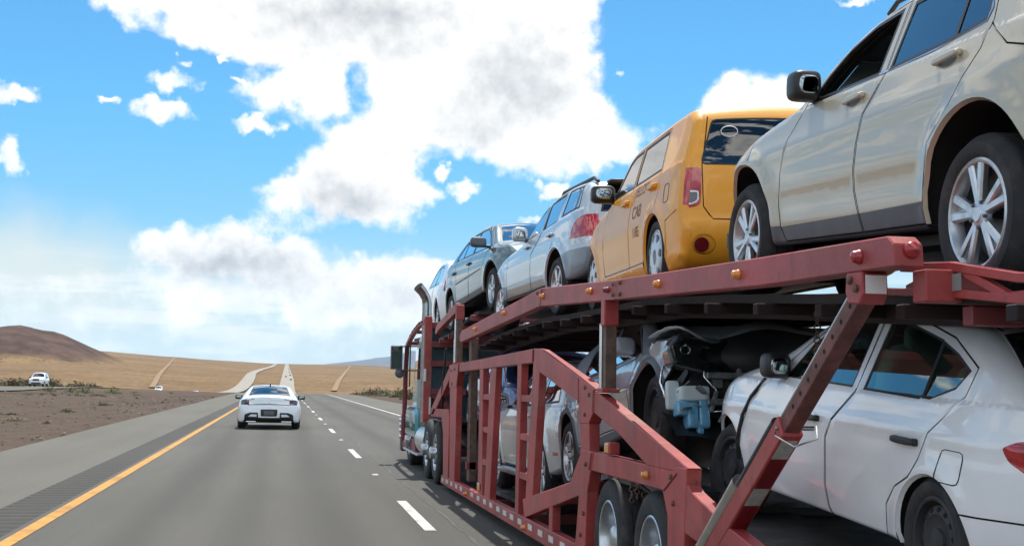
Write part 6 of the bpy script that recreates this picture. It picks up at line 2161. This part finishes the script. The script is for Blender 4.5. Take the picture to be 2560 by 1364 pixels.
# ---- dark blue car at the front of the lower deck
P_NAVY = paint('navy', (0.03, 0.07, 0.22), 0.4, 0.34)
sp = dict(paint=P_NAVY, hw=0.88, zs=0.24, zb=(0.93, 0), shin=0.04, tuck=0.04, tum=0.4, r=0.09, rad=0.31, tw=0.2, gap=0.007, grid=0.08,
    taper=(1.3, 0.26, -1.5, 0.2), arches=[(1.35, 0.31, 0.4), (-1.35, 0.31, 0.4)], wheel=('spoke5', 0.21),
    sil=[(-2.1, 0.26), (-2.3, 0.38), (-2.34, 0.6), (-2.28, 0.85), (-2.1, 0.98), (-1.7, 1.02), (-1.2, 1.24), (-0.8, 1.34), (-0.2, 1.37), (0.3, 1.27), (0.8, 1.02), (1.1, 0.95), (1.6, 0.88), (1.95, 0.76), (2.1, 0.55), (2.1, 0.38), (2.0, 0.26)],
    doors=[[(0.7, 0.96), (0.3, 1.2), (-0.05, 1.29), (-0.3, 1.3), (-0.32, 0.3), (0.85, 0.3), (0.9, 0.6)], [(-0.33, 1.3), (-0.85, 1.28), (-1.25, 1.1), (-1.2, 0.8), (-0.95, 0.5), (-0.9, 0.3), (-0.33, 0.3)]],
    windows=[(0, [(0.62, 0.965), (0.28, 1.17), (-0.05, 1.26), (-0.26, 1.27), (-0.27, 0.97)], G_MID), (1, [(-0.38, 0.97), (-0.38, 1.27), (-0.82, 1.24), (-1.15, 1.08), (-1.18, 0.98)], G_MID)],
    ends=[('windscreen', G_CLEAR, 'top', [(-0.55, 0.1), (0.55, 0.1), (0.66, 0.76), (-0.66, 0.76)], dict(frame=0.03, sink=0.003)), ('rear_window', G_MID, 'top', [(-0.55, -1.05), (0.55, -1.05), (0.62, -1.6), (-0.62, -1.6)], dict(frame=0.03, sink=0.003)),
          ('tail_light', REDLENS, 'rear', [(0.4, 0.72), (0.85, 0.72), (0.85, 0.88), (0.4, 0.88)]), ('tail_light', REDLENS, 'rear', mirror_y([(0.4, 0.72), (0.85, 0.72), (0.85, 0.88), (0.4, 0.88)]))])
M = car_matrix((2.92, 19.6, 0.80), 3.0, 0, 0.86)
c = Car('navy_saloon', M, sp).build()
tag(c.root, 'dark blue saloon half hidden behind the front posts of the trailer, lower deck', 'car', 'cars on the transporter')
c.mirror(0.62, 1.03, (0.13, 0.2, 0.15), P_NAVY, out=0.13)

# ================================================================== other traffic
P_SNOW = paint('snow_white', (0.74, 0.79, 0.82), 0.0, 0.3, amt=0.04)
lampL = [(0.66, 0.80), (0.93, 0.80), (0.95, 0.93), (0.70, 0.965), (0.66, 0.93)]
vent = [(0.34, 0.30), (0.95, 0.18), (0.93, 0.36), (0.80, 0.48), (0.62, 0.545), (0.36, 0.545)]
ventw = [(0.40, 0.42), (0.68, 0.42), (0.58, 0.49), (0.40, 0.49)]
sp = dict(paint=P_SNOW, hw=1.02, zs=0.22, zb=(0.94, 0.0), shin=0.05, tuck=0.05, tum=0.62, r=0.10, rad=0.34, tw=0.26, gap=0.006,
    taper=(1.4, 0.30, -1.9, 0.16), arches=[(1.5, 0.33, 0.42), (-1.5, 0.33, 0.42)], wheel=('spoke5', 0.24), flare=0.02, crown_e=0.09,
    sil=[(-2.35, 0.22), (-2.5, 0.30), (-2.56, 0.50), (-2.53, 0.72), (-2.47, 0.90), (-2.46, 1.00), (-2.36, 1.04), (-2.0, 1.10), (-1.55, 1.25), (-1.1, 1.37), (-0.6, 1.415), (-0.1, 1.415), (0.35, 1.33), (0.9, 1.10), (1.2, 1.0), (1.8, 0.90), (2.2, 0.76), (2.36, 0.5), (2.25, 0.24)],
    doors=[[(0.75, 0.96), (0.3, 1.22), (-0.1, 1.31), (-0.3, 1.32), (-0.32, 0.3), (0.95, 0.3), (1.0, 0.6)], [(-0.33, 1.32), (-0.9, 1.28), (-1.35, 1.12), (-1.3, 0.8), (-1.05, 0.5), (-1.0, 0.3), (-0.33, 0.3)]],
    windows=[(0, [(0.68, 0.965), (0.28, 1.19), (-0.1, 1.28), (-0.26, 1.29), (-0.27, 0.97)], G_DARK), (1, [(-0.38, 0.97), (-0.38, 1.29), (-0.88, 1.25), (-1.28, 1.10), (-1.3, 0.98)], G_DARK)],
    side=[('tail_light', SMOKELENS, [(-2.2, 0.95), (-2.6, 0.98), (-2.6, 0.80), (-2.42, 0.80)])],
    ends=[('rear_window', G_CLEAR, 'top', [(-0.52, -1.02), (0.52, -1.02), (0.66, -2.04), (-0.66, -2.04)], dict(frame=0.035, sink=0.003)),
          ('windscreen', G_CLEAR, 'top', [(-0.5, 0.2), (0.5, 0.2), (0.66, 1.0), (-0.66, 1.0)], dict(frame=0.03, sink=0.003)),
          ('light_bar', SMOKELENS, 'rear', [(-0.70, 0.775), (0.70, 0.775), (0.70, 0.80), (-0.70, 0.80)]),
          ('tail_light', SMOKELENS, 'rear', lampL), ('tail_light', SMOKELENS, 'rear', mirror_y(lampL)),
          ('lamp_wing', SMOKELENS, 'rear', [(0.48, 0.978), (0.70, 0.955), (0.70, 0.935), (0.50, 0.962)]), ('lamp_wing', SMOKELENS, 'rear', mirror_y([(0.48, 0.978), (0.70, 0.955), (0.70, 0.935), (0.50, 0.962)])),
          ('plate_recess', BLACKP, 'rear', rounded([(-0.26, 0.44), (0.26, 0.44), (0.28, 0.64), (-0.28, 0.64)], 0.03)),
          ('bumper_vent', BLACKP, 'rear', vent), ('bumper_vent', BLACKP, 'rear', mirror_y(vent)),
          ('vent_blade', P_SNOW, 'rear', ventw), ('vent_blade', P_SNOW, 'rear', mirror_y(ventw)),
          ('diffuser', BLACKP, 'rear', [(-0.95, 0.12), (0.95, 0.12), (0.70, 0.40), (-0.70, 0.40)]),
          ('number_plate', GREYP, 'rear', [(-0.17, 0.475), (0.17, 0.475), (0.17, 0.595), (-0.17, 0.595)]),
          ('badge', CHROME, 'rear', [(-0.05, 0.84), (0.05, 0.84), (0.05, 0.87), (-0.05, 0.87)])],
    inset=0.0, seatmat=SEATT)
M = Matrix.Translation((-0.42, 47.2, float(road_z(47)) + 0.0)) @ Matrix.Rotation(math.pi / 2, 4, 'Z')
c = Car('white_sports_saloon', M, sp).build()
tag(c.root, 'white saloon driving ahead in the left lane, seen from behind', 'car')
c.mirror(0.62, 1.02, (0.14, 0.26, 0.16), BLACKP, out=0.15)
mb = MB()
sq(mb, (-0.95, 0, 1.47), (0.22, 0.045, 0.10), 0.6)
mb.build('roof_aerial', BLACKP, c.root, smooth=50)
for sd_ in (1, -1):
    mb = MB()
    mb.tube([(-2.60, sd_ * 0.42, 0.245), (-2.60, sd_ * 0.74, 0.245)], 0.028, 8)
    mb.build('exhaust_trim', CHROME, c.root, smooth=50)

def copy_tree(o, parent=None):
    q = o.copy()
    col.objects.link(q)
    if parent is not None:
        q.parent = parent
        q.matrix_parent_inverse = o.matrix_parent_inverse
    for ch in list(o.children):
        copy_tree(ch, q)
    return q
# oncoming white SUV on the other carriageway, and the same shape far off
sp = dict(paint=P_SNOW, hw=0.95, zs=0.3, zb=(1.08, 0), shin=0.04, tuck=0.05, tum=0.3, r=0.10, rad=0.37, tw=0.24, gap=0.012, grid=0.09,
    taper=(1.6, 0.2, -1.8, 0.12), arches=[(1.5, 0.37, 0.44), (-1.5, 0.37, 0.44)], wheel=('spoke5', 0.24),
    sil=[(-2.2, 0.34), (-2.35, 0.5), (-2.36, 0.9), (-2.25, 1.3), (-2.0, 1.68), (-1.3, 1.78), (-0.3, 1.78), (0.2, 1.68), (0.75, 1.22), (1.1, 1.15), (1.8, 1.08), (2.15, 0.98), (2.3, 0.75), (2.3, 0.45), (2.2, 0.32)],
    doors=[[(0.6, 1.12), (0.15, 1.55), (-0.2, 1.64), (-0.22, 0.38), (0.95, 0.38)], [(-0.23, 1.64), (-1.1, 1.64), (-1.0, 0.38), (-0.23, 0.38)]],
    windows=[(0, [(0.52, 1.13), (0.12, 1.52), (-0.16, 1.58), (-0.17, 1.13)], G_DARK), (1, [(-0.28, 1.13), (-0.28, 1.58), (-1.05, 1.58), (-1.1, 1.13)], G_DARK)],
    ends=[('windscreen', G_DARK, 'top', [(-0.62, 0.24), (0.62, 0.24), (0.72, 0.72), (-0.72, 0.72)], dict(frame=0.03)), ('grille', BLACKP, 'front', [(-0.42, 0.72), (0.42, 0.72), (0.42, 0.95), (-0.42, 0.95)]),
          ('headlight', CLEARLENS, 'front', [(0.52, 0.80), (0.85, 0.80), (0.85, 0.95), (0.52, 0.95)]), ('headlight', CLEARLENS, 'front', mirror_y([(0.52, 0.80), (0.85, 0.80), (0.85, 0.95), (0.52, 0.95)])),
          ('bumper_intake', BLACKP, 'front', [(-0.6, 0.40), (0.6, 0.40), (0.55, 0.55), (-0.55, 0.55)]),
          ('rear_window', G_DARK, 'rear', [(-0.62, 1.2), (0.62, 1.2), (0.55, 1.6), (-0.55, 1.6)], dict(frame=0.03))])
def on_opp(x, y):
    return float(ground_z(x, y)) + 0.11
M = Matrix.Translation((-31.2, 180, on_opp(-31.2, 180))) @ Matrix.Rotation(-math.pi / 2, 4, 'Z')
c = Car('oncoming_suv', M, sp).build()
c.mirror(0.62, 1.2, (0.13, 0.24, 0.18), BLACKP, out=0.14)
tag(c.root, 'white SUV coming the other way across the gravel median, nearest oncoming vehicle', 'car', 'oncoming vehicles')
for (x, y, lab) in ((-29.5, 330, 'small distant white car on the opposite carriageway, left of the pair'), (-25.5, 405, 'distant white car with dark glass on the opposite carriageway, right of the pair')):
    q = copy_tree(c.root)
    q.matrix_world = Matrix.Translation((x, y, on_opp(x, y))) @ Matrix.Rotation(-math.pi / 2, 4, 'Z')
    q['label'] = lab
DARKCAR = pmat('far_car_dark', (0.03, 0.032, 0.036), 0.4, coat=0.5)
def far_car(x, y, lab):
    mb = MB()
    mb.plate([(-2.2, 0.3), (-2.25, 0.9), (-2.0, 1.0), (-1.6, 1.45), (0.2, 1.5), (0.9, 1.0), (2.1, 0.85), (2.2, 0.3)], -0.9, 0.9)
    o = mb.build('far_car', DARKCAR, None, bevel=0.1)
    o.matrix_world = Matrix.Translation((x, y, float(ground_z(x, y)) + 1.05)) @ Matrix.Rotation(0.0, 4, 'Z')
    tag(o, lab, 'car', 'far traffic going away on the climbing road')
    w = MB()
    for sx_ in (-0.9, 0.68):
        for yy_ in (-1.4, 1.4):
            w.tube([(sx_, yy_, 0.33), (sx_ + 0.22, yy_, 0.33)], 0.33, 12)
    w.build('wheel_set', RUBBER, o)
for k, (off, y) in enumerate([(4.5, 1150), (0.0, 1320), (4.5, 1450), (4.5, 1750), (4.5, 2150), (4.5, 2600), (3.5, 4700)]):
    far_car(float(far_center(y)) + off, y, 'tiny dark vehicle far away on the pale climbing road')

# ================================================================== desert plants
LEAF = [pmat('shrub_leaf_%d' % k, cl, 0.8, vary=0.35, vscale=3) for k, cl in enumerate([(0.075, 0.095, 0.032), (0.11, 0.115, 0.045), (0.14, 0.11, 0.055)])]
TWIG = pmat('shrub_twig', (0.10, 0.07, 0.045), 0.9)
def bush_mesh(seed, mat, n=260):
    r = random.Random(seed)
    V, Fs = [], []
    for i in range(n):
        a, q = r.uniform(0, 6.283), r.random()**0.5
        rad = q * (0.75 + 0.25 * math.sin(3 * a + seed))
        z = (1 - q * q * 0.8) * r.uniform(0.15, 1.0) * (0.8 + 0.2 * math.sin(2 * a + seed * 2))
        c0 = Vector((rad * math.cos(a), rad * math.sin(a), max(0.03, z)))
        s_ = r.uniform(0.05, 0.12)
        d = Vector((r.uniform(-1, 1), r.uniform(-1, 1), r.uniform(0.1, 1.2))).normalized()
        u = d.orthogonal().normalized() * s_ * 0.5
        b0 = len(V)
        V += [tuple(c0 - d * s_ - u), tuple(c0 - d * s_ + u), tuple(c0 + d * s_ + u * 0.4), tuple(c0 + d * s_ - u * 0.4)]
        Fs.append((b0, b0 + 1, b0 + 2, b0 + 3))
    me = bpy.data.meshes.new('foliage')
    me.from_pydata(V, [], Fs)
    me.materials.append(mat)
    t_ = MB()
    for i in range(7):
        a = r.uniform(0, 6.28)
        t_.tube([(0, 0, -0.1), (0.35 * math.cos(a), 0.35 * math.sin(a), 0.35), (0.6 * math.cos(a + 0.3), 0.6 * math.sin(a + 0.3), 0.6)], [0.025, 0.018, 0.008], 5)
    mt = bpy.data.meshes.new('stems')
    mt.from_pydata(t_.v, [], t_.f)
    mt.materials.append(TWIG)
    return me, mt
BUSH = [bush_mesh(k + 1, LEAF[k % 3]) for k in range(6)]
def bush(x, y, s_, h, k, label, group):
    me, mt = BUSH[k % 6]
    e = empty('desert_shrub', Matrix.Translation((x, y, float(ground_z(x, y)))) @ Matrix.Rotation(k * 1.3, 4, 'Z') @ Matrix.Diagonal((s_, s_, h, 1)))
    for nm, m_ in (('foliage', me), ('stems', mt)):
        o = bpy.data.objects.new(nm, m_)
        col.objects.link(o)
        o.parent = e
    tag(e, label, 'shrub', group)
rs = random.Random(12)
for i in range(60):
    y = rs.uniform(125, 330)
    bush(12.5 + rs.uniform(0, 5.5) + (y - 125) * 0.012, y, rs.uniform(0.8, 1.9), rs.uniform(0.9, 1.7), i, 'green shrub in the dense band along the right roadside', 'shrubs along the right roadside')
for i in range(70):
    bush(rs.uniform(-52, -37.5), rs.uniform(120, 330), rs.uniform(1.2, 2.6), rs.uniform(1.4, 2.4), i, 'dark green shrub in the row behind the opposite carriageway', 'shrubs behind the opposite carriageway')
for i in range(34):
    y = rs.uniform(28, 150)
    bush(rs.uniform(-21, -9.5), y, rs.uniform(0.25, 0.6), rs.uniform(0.12, 0.32), i + 2, 'low scrubby tuft growing on the gravel median', 'tufts on the median')
for (x, y, s_) in ((-19.2, 128, 0.9), (-17.6, 125, 1.0), (-21.5, 130, 0.8), (-15.2, 126, 1.1)):
    bush(x, y, s_, 0.75, 1, 'rounded green shrub in the small cluster on the median', 'shrub cluster on the median')
for i in range(120):
    y = rs.uniform(160, 620)
    x = rs.choice([-1, 1]) * rs.uniform(0.10, 0.42) * y
    if -60 < x < 18 + y * 0.02:
        x = -62 - rs.uniform(0, 60)
    bush(x, y, rs.uniform(0.8, 2.0), rs.uniform(0.7, 1.4), i, 'scattered shrub dotting the golden plain away from the road', 'shrubs on the plain')
# loose stones on the median
STONE = [pmat('stone_%d' % k, cl, 0.9, vary=0.2) for k, cl in enumerate([(0.10, 0.078, 0.06), (0.065, 0.046, 0.035), (0.15, 0.125, 0.10)])]
V, Fs = [[], [], []], [[], [], []]
for i in range(2600):
    y = 14 + 110 * rs.random()**1.6
    x = RX0 - 0.15 - rs.random()**1.4 * min(22, 0.30 * y + 4)
    s_ = rs.uniform(0.012, 0.045) * (1 + y / 60) * (2.2 if rs.random() < 0.05 else 1)
    z = float(0)
    k = rs.choice((0, 1, 1, 2))
    b0 = len(V[k])
    pts = [(s_ * rs.uniform(0.7, 1.2), 0, 0), (0, s_ * rs.uniform(0.7, 1.2), 0), (-s_ * rs.uniform(0.7, 1.2), 0, 0), (0, -s_ * rs.uniform(0.7, 1.2), 0), (s_ * rs.uniform(-0.3, 0.3), s_ * rs.uniform(-0.3, 0.3), s_ * rs.uniform(0.4, 0.9))]
    V[k] += [(x + p[0], y + p[1], p[2]) for p in pts]
    Fs[k] += [(b0, b0 + 1, b0 + 4), (b0 + 1, b0 + 2, b0 + 4), (b0 + 2, b0 + 3, b0 + 4), (b0 + 3, b0, b0 + 4)]
for k in range(3):
    A = np.array(V[k])
    base = A.reshape(-1, 5, 3)[:, 4:5, :2].repeat(5, 1).reshape(-1, 2)
    A[:, 2] += ground_z(base[:, 0], base[:, 1]) - 0.005
    o = obj('gravel', A, Fs[k], STONE[k])
    tag(o, 'loose gravel scattered over the median', 'gravel', kind='stuff')
# white delineator post by the opposite carriageway
o = MB().box((-0.06, -0.03, -0.2), (0.06, 0.03, 1.2)).build('delineator_post', WHT, bevel=0.01)
o.location = (-36.0, 172, on_opp(-36, 172))
tag(o, 'thin white marker post at the far left beyond the opposite carriageway', 'post')

# ================================================================== air: thin even haze around the whole place
hb = MB().box((-26000, -9000, -420), (26000, 38500, 1150))
ho = hb.build('haze', None)
hm_ = bpy.data.materials.new('haze_air')
hm_.use_nodes = True
ht = NT(hm_.node_tree)
ht.n.clear()
pv_ = ht.new('ShaderNodeVolumePrincipled')
pv_.inputs['Color'].default_value = (0.46, 0.72, 1.0, 1)
pv_.inputs['Density'].default_value = 1.7e-5
pv_.inputs['Anisotropy'].default_value = 0.2
oo_ = ht.new('ShaderNodeOutputMaterial')
ht.l.new(pv_.outputs[0], oo_.inputs['Volume'])
ho.data.materials.append(hm_)
tag(ho, 'thin bluish haze in the air over the desert', 'haze', kind='stuff')
